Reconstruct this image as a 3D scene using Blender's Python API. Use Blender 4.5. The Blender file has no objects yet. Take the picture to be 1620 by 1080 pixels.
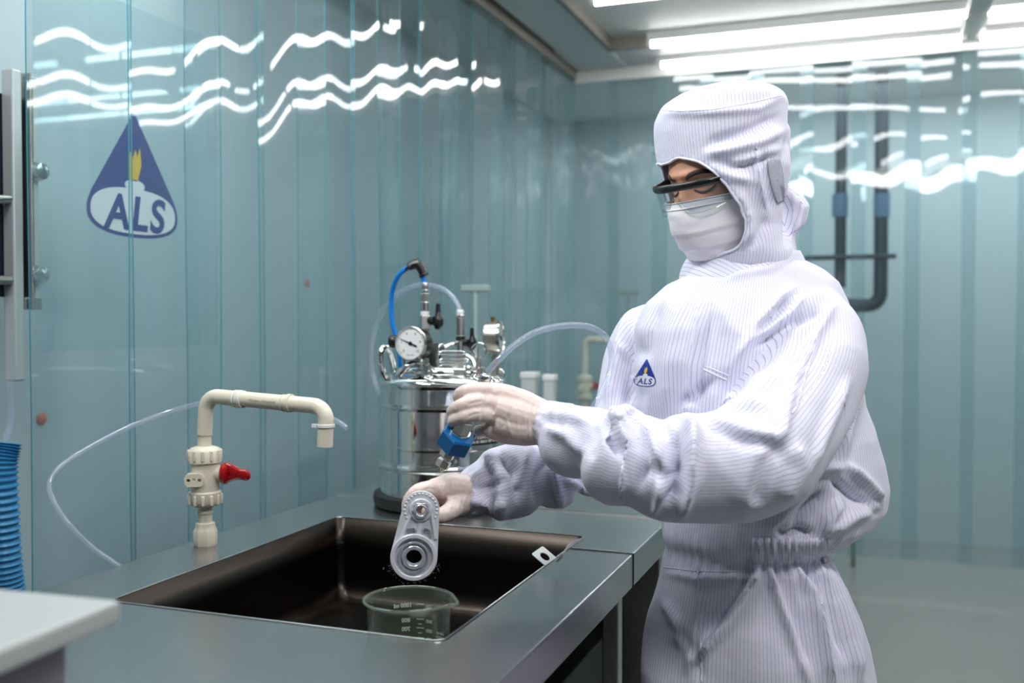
import bpy, bmesh, math, random
import numpy as np
from mathutils import Vector, Matrix, noise
random.seed(7)
PI = math.pi
scene = bpy.context.scene
COL = scene.collection
# ---------------------------------------------------------------- camera
FPX = 1575.0
CAMZ = 1.32
YAW = math.atan2(585, FPX)
PITCH = math.atan2(38, FPX)
CF = Vector((-math.sin(YAW)*math.cos(PITCH), math.cos(YAW)*math.cos(PITCH), -math.sin(PITCH)))
CR = Vector((math.cos(YAW), math.sin(YAW), 0))
CU = CR.cross(CF)
CAM = Vector((0, 0, CAMZ))
cam_data = bpy.data.cameras.new('camera')
cam = bpy.data.objects.new('camera', cam_data)
COL.objects.link(cam)
cam.matrix_world = Matrix(((CR.x, CU.x, -CF.x, 0), (CR.y, CU.y, -CF.y, 0), (CR.z, CU.z, -CF.z, CAMZ), (0, 0, 0, 1)))
cam_data.sensor_width = 36
cam_data.lens = 36*FPX/1620
cam_data.clip_start = 0.02
cam_data.dof.use_dof = True
cam_data.dof.focus_distance = 1.70
cam_data.dof.aperture_fstop = 2.9
scene.camera = cam
# ---------------------------------------------------------------- world, exposure
world = bpy.data.worlds.new('world')
scene.world = world
world.use_nodes = True
world.node_tree.nodes['Background'].inputs[0].default_value = (0.72, 0.80, 0.84, 1)
world.node_tree.nodes['Background'].inputs[1].default_value = 0.35
vs = scene.view_settings
vs.view_transform = 'Standard'
vs.look = 'None'
vs.gamma = 1
vs.use_curve_mapping = False
vs.exposure = 0.29
cy = scene.cycles
cy.transparent_max_bounces = 48
cy.max_bounces = 10
cy.diffuse_bounces = 4
cy.glossy_bounces = 5
cy.transmission_bounces = 8
cy.use_denoising = True
cy.sample_clamp_indirect = 4
cy.caustics_reflective = False
cy.caustics_refractive = False


def area(name, loc, target, size, size_y, power, color=(1, 1, 1)):
    l = bpy.data.lights.new(name, 'AREA')
    l.shape = 'RECTANGLE'
    l.size = size
    l.size_y = size_y
    l.energy = power
    l.color = color
    o = bpy.data.objects.new(name, l)
    COL.objects.link(o)
    o.location = loc
    o.rotation_euler = (Vector(target)-Vector(loc)).to_track_quat('-Z', 'Y').to_euler()
    return o


# added key and fill lights outside the frame, shaped thin like tube lamps
area('area_light', (0.5, 0.7, 2.5), (-0.3, 1.7, 1.1), 1.3, 0.16, 17, (1, 0.985, 1.0))
area('area_light', (1.6, 1.8, 2.5), (0.0, 1.7, 1.0), 0.16, 1.3, 11, (1, 0.97, 0.96))
area('area_light', (-1.2, 1.0, 2.5), (-0.4, 1.7, 1.0), 1.2, 0.14, 15, (0.97, 1.0, 1.0))
# added unseen lights that brighten the walls beyond the vinyl curtains
area('area_light', (-1.77, 2.2, 2.55), (-2.0, 2.2, 0), 0.4, 4.5, 25, (0.93, 1.0, 1.0))
area('area_light', (1.0, 5.6, 2.55), (1.0, 6.2, 0), 4.5, 0.5, 26, (0.93, 1.0, 1.0))


# ---------------------------------------------------------------- helpers
def P(px, py, d):
    """world point seen at photo pixel (px,py) at depth d along the camera axis"""
    return CAM + d*(CF + CR*((px-810)/FPX) + CU*((540-py)/FPX))


def PZ(px, py, z):
    v = P(px, py, 1)-CAM
    return CAM + v*((z-CAMZ)/v.z)


def PX(px, py, x):
    v = P(px, py, 1)-CAM
    return CAM + v*(x/v.x)


def PY(px, py, y):
    v = P(px, py, 1)-CAM
    return CAM + v*(y/v.y)


def proj(V):
    """Nx3 world -> pixels"""
    R = V-np.array(CAM)
    d = R@np.array(CF)
    return 810+FPX*(R@np.array(CR))/d, 540-FPX*(R@np.array(CU))/d, d


def lin(c):
    out = []
    for v in c[:3]:
        v = v/255.0
        out.append(v/12.92 if v <= 0.04045 else ((v+0.055)/1.055)**2.4)
    return (*out, 1)


def nodes_of(name):
    m = bpy.data.materials.new(name)
    m.use_nodes = True
    return m, m.node_tree.nodes, m.node_tree.links


def mat(name, rgb, rough=0.5, metal=0.0, bump=0, bscale=200, vary=0, vscale=6, stretch=None, **kw):
    m, n, l = nodes_of(name)
    b = n['Principled BSDF']
    b.inputs['Base Color'].default_value = lin(rgb)
    b.inputs['Roughness'].default_value = rough
    b.inputs['Metallic'].default_value = metal
    for k, v in kw.items():
        b.inputs[k.replace('_', ' ')].default_value = v
    tc = n.new('ShaderNodeTexCoord')
    src = tc.outputs['Object']
    if stretch:
        mp = n.new('ShaderNodeMapping')
        mp.inputs['Scale'].default_value = stretch
        l.new(src, mp.inputs['Vector'])
        src = mp.outputs[0]
    if vary:
        t = n.new('ShaderNodeTexNoise')
        t.inputs['Scale'].default_value = vscale
        t.inputs['Detail'].default_value = 4
        l.new(src, t.inputs['Vector'])
        r = n.new('ShaderNodeMapRange')
        r.inputs['To Min'].default_value = 1-vary
        r.inputs['To Max'].default_value = 1+vary*0.3
        l.new(t.outputs['Fac'], r.inputs['Value'])
        mx = n.new('ShaderNodeMix')
        mx.data_type = 'RGBA'
        mx.blend_type = 'MULTIPLY'
        mx.inputs['Factor'].default_value = 1
        mx.inputs['A'].default_value = lin(rgb)
        l.new(r.outputs[0], mx.inputs['B'])
        l.new(mx.outputs['Result'], b.inputs['Base Color'])
    if bump:
        t = n.new('ShaderNodeTexNoise')
        t.inputs['Scale'].default_value = bscale
        t.inputs['Detail'].default_value = 3
        l.new(src, t.inputs['Vector'])
        bp = n.new('ShaderNodeBump')
        bp.inputs['Strength'].default_value = bump
        bp.inputs['Distance'].default_value = 0.002
        l.new(t.outputs['Fac'], bp.inputs['Height'])
        l.new(bp.outputs[0], b.inputs['Normal'])
    return m


def vinyl(name, tint, rough=0.03, haze=0.06, hazecol=(190, 215, 220), ior=1.5):
    """clear plastic: tinted see-through, fresnel gloss, a little haze"""
    m, n, l = nodes_of(name)
    n.remove(n['Principled BSDF'])
    out = n['Material Output']
    tr = n.new('ShaderNodeBsdfTransparent')
    tr.inputs[0].default_value = (*tint, 1)
    df = n.new('ShaderNodeBsdfDiffuse')
    df.inputs[0].default_value = lin(hazecol)
    gl = n.new('ShaderNodeBsdfGlossy')
    gl.inputs['Roughness'].default_value = rough
    gl.inputs['Color'].default_value = (1, 1, 1, 1)
    fr = n.new('ShaderNodeFresnel')
    fr.inputs[0].default_value = ior
    m1 = n.new('ShaderNodeMixShader')
    m1.inputs[0].default_value = haze
    l.new(tr.outputs[0], m1.inputs[1])
    l.new(df.outputs[0], m1.inputs[2])
    ge = n.new('ShaderNodeNewGeometry')
    mu = n.new('ShaderNodeMath')
    mu.operation = 'SUBTRACT'
    mu.use_clamp = True
    l.new(fr.outputs[0], mu.inputs[0])
    l.new(ge.outputs['Backfacing'], mu.inputs[1])
    m2 = n.new('ShaderNodeMixShader')
    l.new(mu.outputs[0], m2.inputs[0])
    l.new(m1.outputs[0], m2.inputs[1])
    l.new(gl.outputs[0], m2.inputs[2])
    l.new(m2.outputs[0], out.inputs[0])
    return m


def emis(name, rgb, s):
    m, n, l = nodes_of(name)
    b = n['Principled BSDF']
    b.inputs['Base Color'].default_value = lin(rgb)
    b.inputs['Emission Color'].default_value = lin(rgb)
    b.inputs['Emission Strength'].default_value = s
    return m


def smooth_path(pts, n=8):
    pts = [Vector(p) for p in pts]
    if len(pts) < 3:
        return pts
    out = []
    ext = [2*pts[0]-pts[1]]+pts+[2*pts[-1]-pts[-2]]
    for i in range(1, len(ext)-2):
        p0, p1, p2, p3 = ext[i-1:i+3]
        for k in range(n):
            t = k/n
            out.append(0.5*((2*p1)+(p2-p0)*t+(2*p0-5*p1+4*p2-p3)*t*t+(3*p1-p0-3*p2+p3)*t**3))
    out.append(pts[-1])
    return out


def lerp_list(r, n):
    if not hasattr(r, '__len__'):
        return [r]*n
    out = []
    for i in range(n):
        t = i/(n-1)*(len(r)-1)
        k = min(int(t), len(r)-2)
        out.append(r[k]+(r[k+1]-r[k])*(t-k))
    return out


def perp(ax):
    ax = Vector(ax).normalized()
    u = ax.cross(Vector((0, 0, 1)))
    if u.length < 0.05:
        u = ax.cross(Vector((0, 1, 0)))
    u.normalize()
    return ax, u, ax.cross(u)


class MB:
    def __init__(s):
        s.v = []
        s.f = []
        s.m = []

    def add(s, vs_, fs, mi=0):
        o = len(s.v)
        s.v += [tuple(v) for v in vs_]
        s.f += [tuple(i+o for i in f) for f in fs]
        s.m += [mi]*len(fs)
        return s

    def loft(s, rings, caps=True, mi=0, closed=False):
        n = len(rings[0])
        vs_ = [p for r in rings for p in r]
        fs = []
        m = len(rings)
        for i in range(m if closed else m-1):
            j = (i+1) % m
            for k in range(n):
                a, b = i*n+k, i*n+(k+1) % n
                c, d = j*n+(k+1) % n, j*n+k
                fs.append((a, b, c, d))
        if caps and not closed:
            fs.append(tuple(range(n-1, -1, -1)))
            fs.append(tuple((m-1)*n+k for k in range(n)))
        return s.add(vs_, fs, mi)

    def tube(s, pts, r, n=12, mi=0, caps=True, closed=False, flat=1.0, up=None):
        pts = [Vector(p) for p in pts]
        rs = lerp_list(r, len(pts))
        rings = []
        u = None
        for i, p in enumerate(pts):
            if closed:
                t = pts[(i+1) % len(pts)]-pts[i-1]
            else:
                t = pts[min(i+1, len(pts)-1)]-pts[max(i-1, 0)]
            if t.length < 1e-9:
                t = Vector((0, 0, 1))
            t.normalize()
            if u is None:
                if up is not None:
                    u = Vector(up)-t*Vector(up).dot(t)
                    u.normalize()
                else:
                    _, u, _ = perp(t)
            else:
                u = u-t*u.dot(t)
                u.normalize()
            w = t.cross(u)
            rings.append([p+u*rs[i]*flat*math.cos(a)+w*rs[i]*math.sin(a) for a in [2*PI*k/n for k in range(n)]])
        return s.loft(rings, caps, mi, closed)

    def lathe(s, o, ax, prof, n=32, mi=0, caps=True, phase=0):
        o = Vector(o)
        ax, u, w = perp(ax)
        rings = [[o+ax*h+(u*math.cos(a)+w*math.sin(a))*max(r, 1e-5) for a in [2*PI*k/n+phase for k in range(n)]] for r, h in prof]
        return s.loft(rings, caps, mi)

    def box(s, c, size, M=None, mi=0):
        c = Vector(c)
        hx, hy, hz = [q/2 for q in size]
        vs_ = []
        for x, y, z in [(-1, -1, -1), (1, -1, -1), (1, 1, -1), (-1, 1, -1), (-1, -1, 1), (1, -1, 1), (1, 1, 1), (-1, 1, 1)]:
            v = Vector((x*hx, y*hy, z*hz))
            vs_.append(c+(M@v if M else v))
        return s.add(vs_, [(3, 2, 1, 0), (4, 5, 6, 7), (0, 1, 5, 4), (1, 2, 6, 5), (2, 3, 7, 6), (3, 0, 4, 7)], mi)

    def bb(s, x0, x1, y0, y1, z0, z1, mi=0):
        return s.box(((x0+x1)/2, (y0+y1)/2, (z0+z1)/2), (x1-x0, y1-y0, z1-z0), None, mi)

    def ell(s, c, ax, nu=24, nv=16, M=None, mi=0):
        c = Vector(c)
        rings = []
        for i in range(1, nv):
            t = PI*i/nv
            r = []
            for k in range(nu):
                a = 2*PI*k/nu
                v = Vector((ax[0]*math.sin(t)*math.cos(a), ax[1]*math.sin(t)*math.sin(a), -ax[2]*math.cos(t)))
                r.append(c+(M@v if M else v))
            rings.append(r)
        return s.loft(rings, True, mi)

    def ext(s, poly, o, u, v, t, mi=0):
        """2D outline in frame (o,u,v), thickness t along u x v"""
        o, u, v = Vector(o), Vector(u), Vector(v)
        w = u.cross(v).normalized()*t
        a = [o+u*x+v*y for x, y in poly]
        return s.loft([a, [p+w for p in a]], True, mi)

    def mesh(s, name, mats=()):
        me = bpy.data.meshes.new(name)
        me.from_pydata(s.v, [], s.f)
        for m in mats:
            me.materials.append(m)
        if len(mats) > 1:
            me.polygons.foreach_set('material_index', s.m)
        bm = bmesh.new()
        bm.from_mesh(me)
        bmesh.ops.recalc_face_normals(bm, faces=bm.faces)
        bm.to_mesh(me)
        bm.free()
        return me

    def build(s, name, mats, parent=None, smooth=True, bevel=0, angle=40):
        if not isinstance(mats, (list, tuple)):
            mats = [mats]
        me = s.mesh(name, mats)
        return link(name, me, parent, smooth, bevel, angle)


def link(name, me, parent=None, smooth=True, bevel=0, angle=40):
    o = bpy.data.objects.new(name, me)
    COL.objects.link(o)
    if bevel:
        b = o.modifiers.new('bevel', 'BEVEL')
        b.width = bevel
        b.segments = 2
        b.limit_method = 'ANGLE'
        b.angle_limit = math.radians(35)
    if smooth:
        me.shade_smooth()
        if angle < 180:
            try:
                me.set_sharp_from_angle(angle=math.radians(angle))
            except Exception:
                pass
    if parent:
        o.parent = parent
        o.matrix_parent_inverse = Matrix.Translation(-parent.location)
    return o


def tag(o, label=None, cat=None, group=None, kind=None):
    if label:
        o['label'] = label
    if cat:
        o['category'] = cat
    if group:
        o['group'] = group
    if kind:
        o['kind'] = kind
    return o


def thing(name, loc, label, cat, group=None):
    o = bpy.data.objects.new(name, None)
    o.empty_display_size = 0.05
    COL.objects.link(o)
    o.location = loc
    return tag(o, label, cat, group)


def evaluated(mb, mods):
    """run modifiers on a temporary object and give back the mesh"""
    me = mb.mesh('tmp') if isinstance(mb, MB) else mb
    o = bpy.data.objects.new('tmp', me)
    COL.objects.link(o)
    for typ, kw in mods:
        m = o.modifiers.new(typ, typ)
        for k, v in kw.items():
            setattr(m, k, v)
    dg = bpy.context.evaluated_depsgraph_get()
    dg.update()
    res = bpy.data.meshes.new_from_object(o.evaluated_get(dg), depsgraph=dg)
    bpy.data.objects.remove(o)
    return res


def cut(base, cutter_mb, op='DIFFERENCE'):
    c = bpy.data.objects.new('cutter', cutter_mb.mesh('cutter'))
    COL.objects.link(c)
    r = evaluated(base, [('BOOLEAN', dict(operation=op, object=c, solver='EXACT'))])
    bpy.data.objects.remove(c)
    return r


def fuse(mb, voxel, it=4, fac=0.5):
    return evaluated(mb, [('REMESH', dict(mode='VOXEL', voxel_size=voxel)), ('SMOOTH', dict(factor=fac, iterations=it))])


def text_mesh(body, size, extrude=0.0003, bold=0.0, spacing=1.0, shear=0):
    c = bpy.data.curves.new('txt', 'FONT')
    c.body = body
    c.size = size
    c.extrude = extrude
    c.offset = bold
    c.space_character = spacing
    c.shear = shear
    c.align_x = 'CENTER'
    c.align_y = 'CENTER'
    o = bpy.data.objects.new('txt', c)
    COL.objects.link(o)
    dg = bpy.context.evaluated_depsgraph_get()
    me = bpy.data.meshes.new_from_object(o.evaluated_get(dg), depsgraph=dg)
    bpy.data.objects.remove(o)
    return me


def get_co(me):
    a = np.empty(len(me.vertices)*3)
    me.vertices.foreach_get('co', a)
    return a.reshape(-1, 3)


def get_no(me):
    a = np.empty(len(me.vertices)*3)
    me.vertices.foreach_get('normal', a)
    return a.reshape(-1, 3)


def set_co(me, a):
    me.vertices.foreach_set('co', np.ascontiguousarray(a).ravel())
    me.update()


def place_text(mb, body, o, u, v, size, mi=0, lift=0.0005, **kw):
    me = text_mesh(body, size, **kw)
    o, u, v = Vector(o), Vector(u).normalized(), Vector(v).normalized()
    w = u.cross(v)
    mb.add([o+u*q.co.x+v*q.co.y+w*(q.co.z+lift) for q in me.vertices], [tuple(p.vertices) for p in me.polygons], mi)


# ---------------------------------------------------------------- materials
M = {}
M['wall'] = mat('painted_wall', (196, 208, 212), 0.55, vary=0.08, vscale=0.8)
M['floor'] = mat('floor_vinyl', (150, 153, 150), 0.26, vary=0.06, vscale=1.5)
M['ceil'] = mat('ceiling_panel', (226, 228, 224), 0.6)
M['trimgrey'] = mat('painted_trim', (228, 228, 224), 0.5)
M['trimbrown'] = mat('ceiling_bracket', (150, 142, 132), 0.5)
M['strip'] = vinyl('clear_vinyl_strip', (0.875, 0.933, 0.945), 0.03, 0.045, (196, 210, 215))
M['edge'] = mat('vinyl_edge', (60, 150, 165), 0.3)
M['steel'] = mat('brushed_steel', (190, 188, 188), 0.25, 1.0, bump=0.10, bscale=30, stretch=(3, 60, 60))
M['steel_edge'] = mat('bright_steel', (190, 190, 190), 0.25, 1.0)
M['sink'] = mat('shade_toned_sink_steel', (58, 52, 48), 0.30, 1.0, bump=0.05, bscale=30, stretch=(3, 60, 60))  # plain steel with the basin's dark reflections put into its base colour
M['dark'] = mat('dark_seam_and_shade', (22, 22, 24), 0.5)  # dark joints, and the shade under the counter painted as colour
M['chrome'] = mat('mirror_steel', (225, 226, 224), 0.06, 1.0)
M['chrome2'] = mat('polished_fitting', (215, 213, 208), 0.18, 1.0)
M['satin'] = mat('satin_steel', (185, 182, 176), 0.32, 1.0)
M['black'] = mat('black_plastic', (18, 18, 20), 0.3)
M['rubber'] = mat('black_rubber', (24, 24, 26), 0.6)
M['white'] = mat('white_plastic', (235, 235, 235), 0.4)
M['pvc'] = mat('ivory_pvc', (226, 219, 200), 0.38, vary=0.05, vscale=30)
M['red'] = mat('red_lever', (175, 14, 22), 0.2, Transmission_Weight=0.15)
M['bluehose'] = mat('blue_hose', (0, 125, 215), 0.35)
M['hexblue'] = mat('blue_anodised', (8, 98, 160), 0.35)
M['tubeclear'] = vinyl('clear_tubing', (0.93, 0.95, 0.985), 0.08, 0.16, (215, 222, 240))
M['glass'] = vinyl('beaker_glass', (0.955, 0.978, 0.955), 0.02, 0.022, (220, 235, 215))
M['glassrim'] = vinyl('beaker_rim_glass', (0.80, 0.87, 0.78), 0.03, 0.12, (200, 210, 190))
M['acryl'] = vinyl('acrylic_sheet', (0.93, 0.965, 0.965), 0.02, 0.04)
M['print'] = mat('white_print', (240, 240, 240), 0.5)
M['navy'] = mat('navy_blue', (22, 48, 128), 0.45)
M['royal'] = mat('royal_blue', (10, 50, 150), 0.5)
M['yellow'] = mat('flame_yellow', (236, 186, 40), 0.5)
M['orange'] = mat('orange_mark', (222, 112, 80), 0.5)
M['darkpipe'] = mat('dark_pipe', (28, 44, 60), 0.35)
M['tube_on'] = emis('lit_tube', (255, 255, 255), 17.0)
M['skyblue'] = mat('corrugated_blue', (60, 140, 190), 0.4)
# ================================================================ ROOM
ORD = ['first', 'second', 'third', 'fourth', 'fifth', 'sixth', 'seventh', 'eighth', 'ninth', 'tenth', 'eleventh', 'twelfth', 'thirteenth', 'fourteenth', 'fifteenth', 'sixteenth', 'seventeenth', 'eighteenth', 'nineteenth', 'twentieth']
XL, YF, ZC = -1.50, 4.93, 2.60          # curtain planes and ceiling


def struct(name, mb, m, **kw):
    return tag(mb.build(name, m, **kw), kind='structure')


struct('floor', MB().bb(-2.6, 4.2, -3.0, 7.2, -0.1, 0), M['floor'], smooth=False)
struct('wall_left', MB().bb(-2.12, -2.02, -3.0, 7.2, 0, ZC), M['wall'], smooth=False)
struct('wall_back', MB().bb(-2.02, 4.2, 6.3, 6.4, 0, ZC), M['wall'], smooth=False)
struct('wall_right', MB().bb(4.1, 4.2, -3.0, 6.3, 0, ZC), M['wall'], smooth=False)
struct('wall_front', MB().bb(-2.02, 4.1, -3.0, -2.9, 0, ZC), M['wall'], smooth=False)
struct('ceiling', MB().bb(-2.6, 4.2, -3.0, 7.2, ZC, ZC+0.1), M['ceil'], smooth=False)
# ceiling framing: perimeter rails, cross beam
c = MB()
c.bb(XL+0.06, XL+0.30, -2.9, YF-0.05, ZC-0.035, ZC-0.001)
struct('trim_1', c, M['trimgrey'], smooth=False, bevel=0.004)
c = MB()
c.bb(XL-0.02, XL+0.035, -2.9, YF, ZC-0.07, ZC-0.001)
struct('trim_2', c, M['trimbrown'], smooth=False, bevel=0.003)
c = MB()
c.bb(XL+0.035, 4.0, YF-0.42, YF-0.01, ZC-0.03, ZC-0.001)
struct('trim_3', c, M['trimgrey'], smooth=False, bevel=0.004)
c = MB()
c.bb(0.31, 0.40, -2.9, YF-0.05, ZC-0.06, ZC-0.001)
struct('trim_4', c, M['trimgrey'], smooth=False, bevel=0.004)
c = MB()
c.bb(XL+0.30, XL+0.325, -2.9, YF-0.42, ZC-0.05, ZC-0.001)
c.bb(XL+0.30, 4.0, YF-0.445, YF-0.42, ZC-0.05, ZC-0.001)
struct('trim_5', c, M['trimbrown'], smooth=False)

# fluorescent lamps along the ceiling
LAMPS = []


def lamp(x0, x1, y, z, label, group=None):
    t = thing('fluorescent_lamp', ((x0+x1)/2, y, ZC), label, 'ceiling lamp', group)
    MB().bb(x0, x1, y-0.02, y+0.02, z+0.012, ZC-0.001).build('batten', M['white'], t, smooth=False, bevel=0.003)
    MB().tube([(x0+0.02, y, z), (x1-0.02, y, z)], 0.014, 12).build('glowing_tube', M['tube_on'], t)
    for xx in (x0, x1-0.02):
        MB().tube([(xx, y, z), (xx+0.02, y, z)], 0.016, 12).build('end_cap', M['white'], t)
    return t


lamp(-1.02, 0.33, 4.76, 2.53, 'long lit tube lamp nearest the far curtain, left of the ceiling beam', 'lit ceiling tubes')
lamp(0.37, 1.72, 4.76, 2.53, 'lit tube lamp nearest the far curtain, right of the ceiling beam', 'lit ceiling tubes')
lamp(-1.00, 0.33, 4.44, 2.545, 'thinner lit tube lamp just in front of the far one, left of the beam', 'lit ceiling tubes')
lamp(0.37, 1.72, 4.44, 2.545, 'thinner lit tube lamp in front of the far one, right of the beam', 'lit ceiling tubes')
lamp(-1.06, 0.29, 3.72, 2.53, 'lit tube lamp at the top edge, separate from the far pair', 'lit ceiling tubes')
lamp(-1.06, 0.29, 2.60, 2.53, 'lit tube lamp mirrored in the left curtain, over the counter', 'lit ceiling tubes')
lamp(0.42, 1.72, 3.72, 2.53, 'lit tube lamp on the right beyond the frame', 'lit ceiling tubes')
lamp(-1.06, 0.29, 1.45, 2.53, 'lit tube lamp straight above the sink', 'lit ceiling tubes')


# hanging vinyl strips (each one a thing)
def strip_mesh(w, h, bow, wav, seed, thick=0.003):
    rnd = random.Random(seed)
    nx, nz = 14, 40
    ph, lean = rnd.uniform(0, 6), rnd.uniform(-0.05, 0.05)
    k1, k2 = rnd.uniform(0.6, 1.4), rnd.uniform(1.5, 3)
    vs_, fs, ms = [], [], []

    def pt(i, j, off):
        u = i/(nx-1)-0.5
        t = j/(nz-1)
        x = u*w+lean*(1-t)*0.5*w
        b = bow*(1-4*u*u)*(0.7+0.3*math.sin(k1*3*t+ph))
        y = b+wav*math.sin(u*PI*2.2+ph+0.8*math.sin(3*t+ph))+0.002*math.sin(k2*4*t+ph)+0.006*(1-t)*math.sin(ph)
        # top is pinned, ripples grow near the hanger
        y += 0.0015*math.sin(u*9+ph)*math.exp(-((1-t)*3.2)**2)
        y += 0.0010*math.sin(t*23+u*4+ph)*math.exp(-((0.86-t)*7)**2)
        return (x, y+off, t*h)
    mb = MB()
    for off in (thick/2, -thick/2):
        for j in range(nz):
            for i in range(nx):
                vs_.append(pt(i, j, off))
    N = nx*nz
    for j in range(nz-1):
        for i in range(nx-1):
            a = j*nx+i
            fs.append((a, a+1, a+nx+1, a+nx))
            ms.append(0)
            fs.append((N+a, N+a+nx, N+a+nx+1, N+a+1))
            ms.append(0)
        a, b = j*nx, j*nx+nx-1
        fs.append((a, a+nx, N+a+nx, N+a))
        ms.append(1)
        fs.append((b, N+b, N+b+nx, b+nx))
        ms.append(1)
    for i in range(nx-1):
        fs.append((i, N+i, N+i+1, i+1))
        ms.append(1)
        a = (nz-1)*nx+i
        fs.append((a, a+1, N+a+1, N+a))
        ms.append(1)
    mb.v, mb.f, mb.m = vs_, fs, ms
    return mb


def hang(px_, py_, rot, w, zbot, seed, label, group, bow=0.022, wav=0.006):
    me = strip_mesh(w, ZC-0.065-zbot, bow, wav, seed).mesh('vinyl_strip', [M['strip'], M['edge']])
    me.shade_smooth()
    me.set_sharp_from_angle(angle=math.radians(50))
    o = bpy.data.objects.new('vinyl_strip', me)
    COL.objects.link(o)
    o.location = (px_, py_, zbot)
    o.rotation_euler = (0, 0, rot)
    tag(o, label, 'strip curtain', group)


y, k = 1.60, 0
LY = []
while y < YF-0.02:
    w = 0.30
    off = 0.020 if k % 2 else -0.020
    hang(XL+off, y, PI/2+random.choice((-1, 1))*random.uniform(0.01, 0.06), w, 0.18, 100+k,
         'clear teal vinyl strip, ' + ORD[k] + ' from the near edge of the left curtain beside the counter',
         'vinyl strips of the left curtain', bow=random.choice((-1, 1))*random.uniform(0.001, 0.006), wav=random.uniform(0.0002, 0.0012))
    y += 0.235
    k += 1
x, k = XL+0.1, 0
while x < 2.9:
    off = 0.020 if k % 2 else -0.020
    hang(x, YF+off, random.uniform(-0.06, 0.06), 0.30, 0.20, 300+k,
         'clear vinyl strip, ' + ORD[k] + ' from the left corner in the far curtain across the room',
         'vinyl strips of the far curtain', bow=random.choice((-1, 1))*random.uniform(0.001, 0.006), wav=random.uniform(0.0002, 0.0012))
    x += 0.235
    k += 1
# rail that carries the far and left curtain
t = MB()
t.bb(XL+0.03, 3.0, YF-0.012-0.03, YF-0.036, ZC-0.09, ZC-0.031)
struct('trim_6', t, M['trimgrey'], smooth=False)

# dark pipes beyond the far curtain
YP = 5.55
t = thing('drain_pipe', PY(1365, 480, YP), 'dark U-shaped pair of pipes running up behind the far curtain', 'pipe')
a0, a1 = PY(1329, 40, YP), PY(1329, 455, YP)
b0, b1 = PY(1393, 40, YP), PY(1393, 455, YP)
up = MB().tube(smooth_path([(a1.x, YP, 2.59), (a1.x, YP, 1.9), a1]), 0.030, 16)
up.build('straight_pipe', M['darkpipe'], t)
path = [Vector((b1.x, YP, 2.59)), Vector((b1.x, YP, 1.9)), b1+Vector((0, 0, .03)), b1+Vector((-0.005, 0, -0.05)), b1+Vector((-0.05, 0, -0.09)), a1+Vector((0.03, 0, -0.09)), a1+Vector((0.0, 0, -0.09))]
MB().tube(smooth_path(path), 0.036, 16).build('bent_pipe', M['darkpipe'], t)
for q in ((1329, 325), (1395, 325)):
    p = PY(q[0], q[1], YP)
    MB().lathe(p+Vector((0, 0, -.06)), (0, 0, 1), [(0.041, 0), (0.041, 0.12)], 20).build('pipe_collar', mat('pale_collar', (96, 128, 160), 0.5), t)
MB().tube([PY(1272, 408, YP-.05), PY(1418, 405, YP-.05)], 0.014, 10).build('bracket_bar', M['darkpipe'], t)
p = PY(1353, 512, YP)
t = thing('vertical_pipe', (p.x, YP, 0), 'thin pale green pipe with a red valve below the dark pipes', 'pipe')
MB().tube([(p.x, YP, 0.0), (p.x, YP, PY(1353, 492, YP).z)], 0.012, 10).build('riser', mat('olive_pipe', (120, 135, 120), 0.5), t)
MB().lathe(p+Vector((0, -0.05, 0)), (0, 1, 0), [(0.030, 0), (0.034, 0.01), (0.034, 0.02), (0.01, 0.035)], 18).build('red_handwheel', mat('dull_red', (150, 60, 70), 0.5), t)

# pass box with window and hoses behind the left curtain (left edge of the photo)
XC = -1.78


def pc(px_, py_, x=XC):
    return PX(px_, py_, x)


t = thing('pass_box', (XC, pc(20, 600).y, pc(20, 600).z), 'steel framed pass box window at the left edge of the photo', 'cabinet')
p0, p1 = pc(-90, 120), pc(48, 470)
MB().bb(XC-0.12, XC-0.02, p0.y, p1.y, p1.z, p0.z).build('dark_window', mat('dark_window_glass', (14, 26, 44), 0.12), t, smooth=False)
q0, q1 = pc(12, 108), pc(34, 602)
MB().bb(XC-0.02, XC+0.012, q0.y, q1.y, q1.z, q0.z).build('wide_post', mat('pale_steel_post', (205, 208, 208), 0.35, 0.4), t, smooth=False, bevel=0.004)
q0, q1 = pc(36, 115), pc(44, 490)
MB().bb(XC-0.02, XC+0.02, q0.y, q1.y, q1.z, q0.z).build('thin_post', M['satin'], t, smooth=False, bevel=0.003)
q0, q1 = pc(49, 130), pc(61, 490)
MB().bb(XC-0.02, XC+0.005, q0.y, q1.y, q1.z, q0.z).build('inner_post', mat('cream_post', (214, 208, 196), 0.4), t, smooth=False, bevel=0.003)
q0, q1 = pc(36, 118), pc(62, 138)
MB().bb(XC-0.02, XC+0.01, q0.y, q1.y, q1.z, q0.z).build('top_rail', M['steel_edge'], t, smooth=False, bevel=0.003)
q0, q1 = pc(34, 470), pc(62, 490)
MB().bb(XC-0.02, XC+0.01, q0.y, q1.y, q1.z, q0.z).build('bottom_rail', M['steel_edge'], t, smooth=False, bevel=0.003)
for yy in (272, 435):
    MB().lathe(pc(52, yy), (1, 0, 0), [(0.020, 0.0), (0.022, 0.015), (0.018, 0.03), (0.006, 0.034)], 20).build('round_latch', M['chrome2'], t)
for yy in (315, 443):
    MB().tube([pc(-6, yy), pc(16, yy)], 0.010, 10).build('hinge_pin', M['satin'], t)
hp = [pc(8, 700), pc(2, 740), pc(5, 820), pc(10, 900), pc(16, 960), pc(20, 1060)]
sp = smooth_path(hp, 30)
MB().tube(sp, [0.032+0.0035*math.sin(i*1.55) for i in range(len(sp))], 16).build('corrugated_hose', M['skyblue'])
tag(bpy.data.objects['corrugated_hose'], 'blue corrugated hose hanging at the lower left edge', 'hose')
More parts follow.
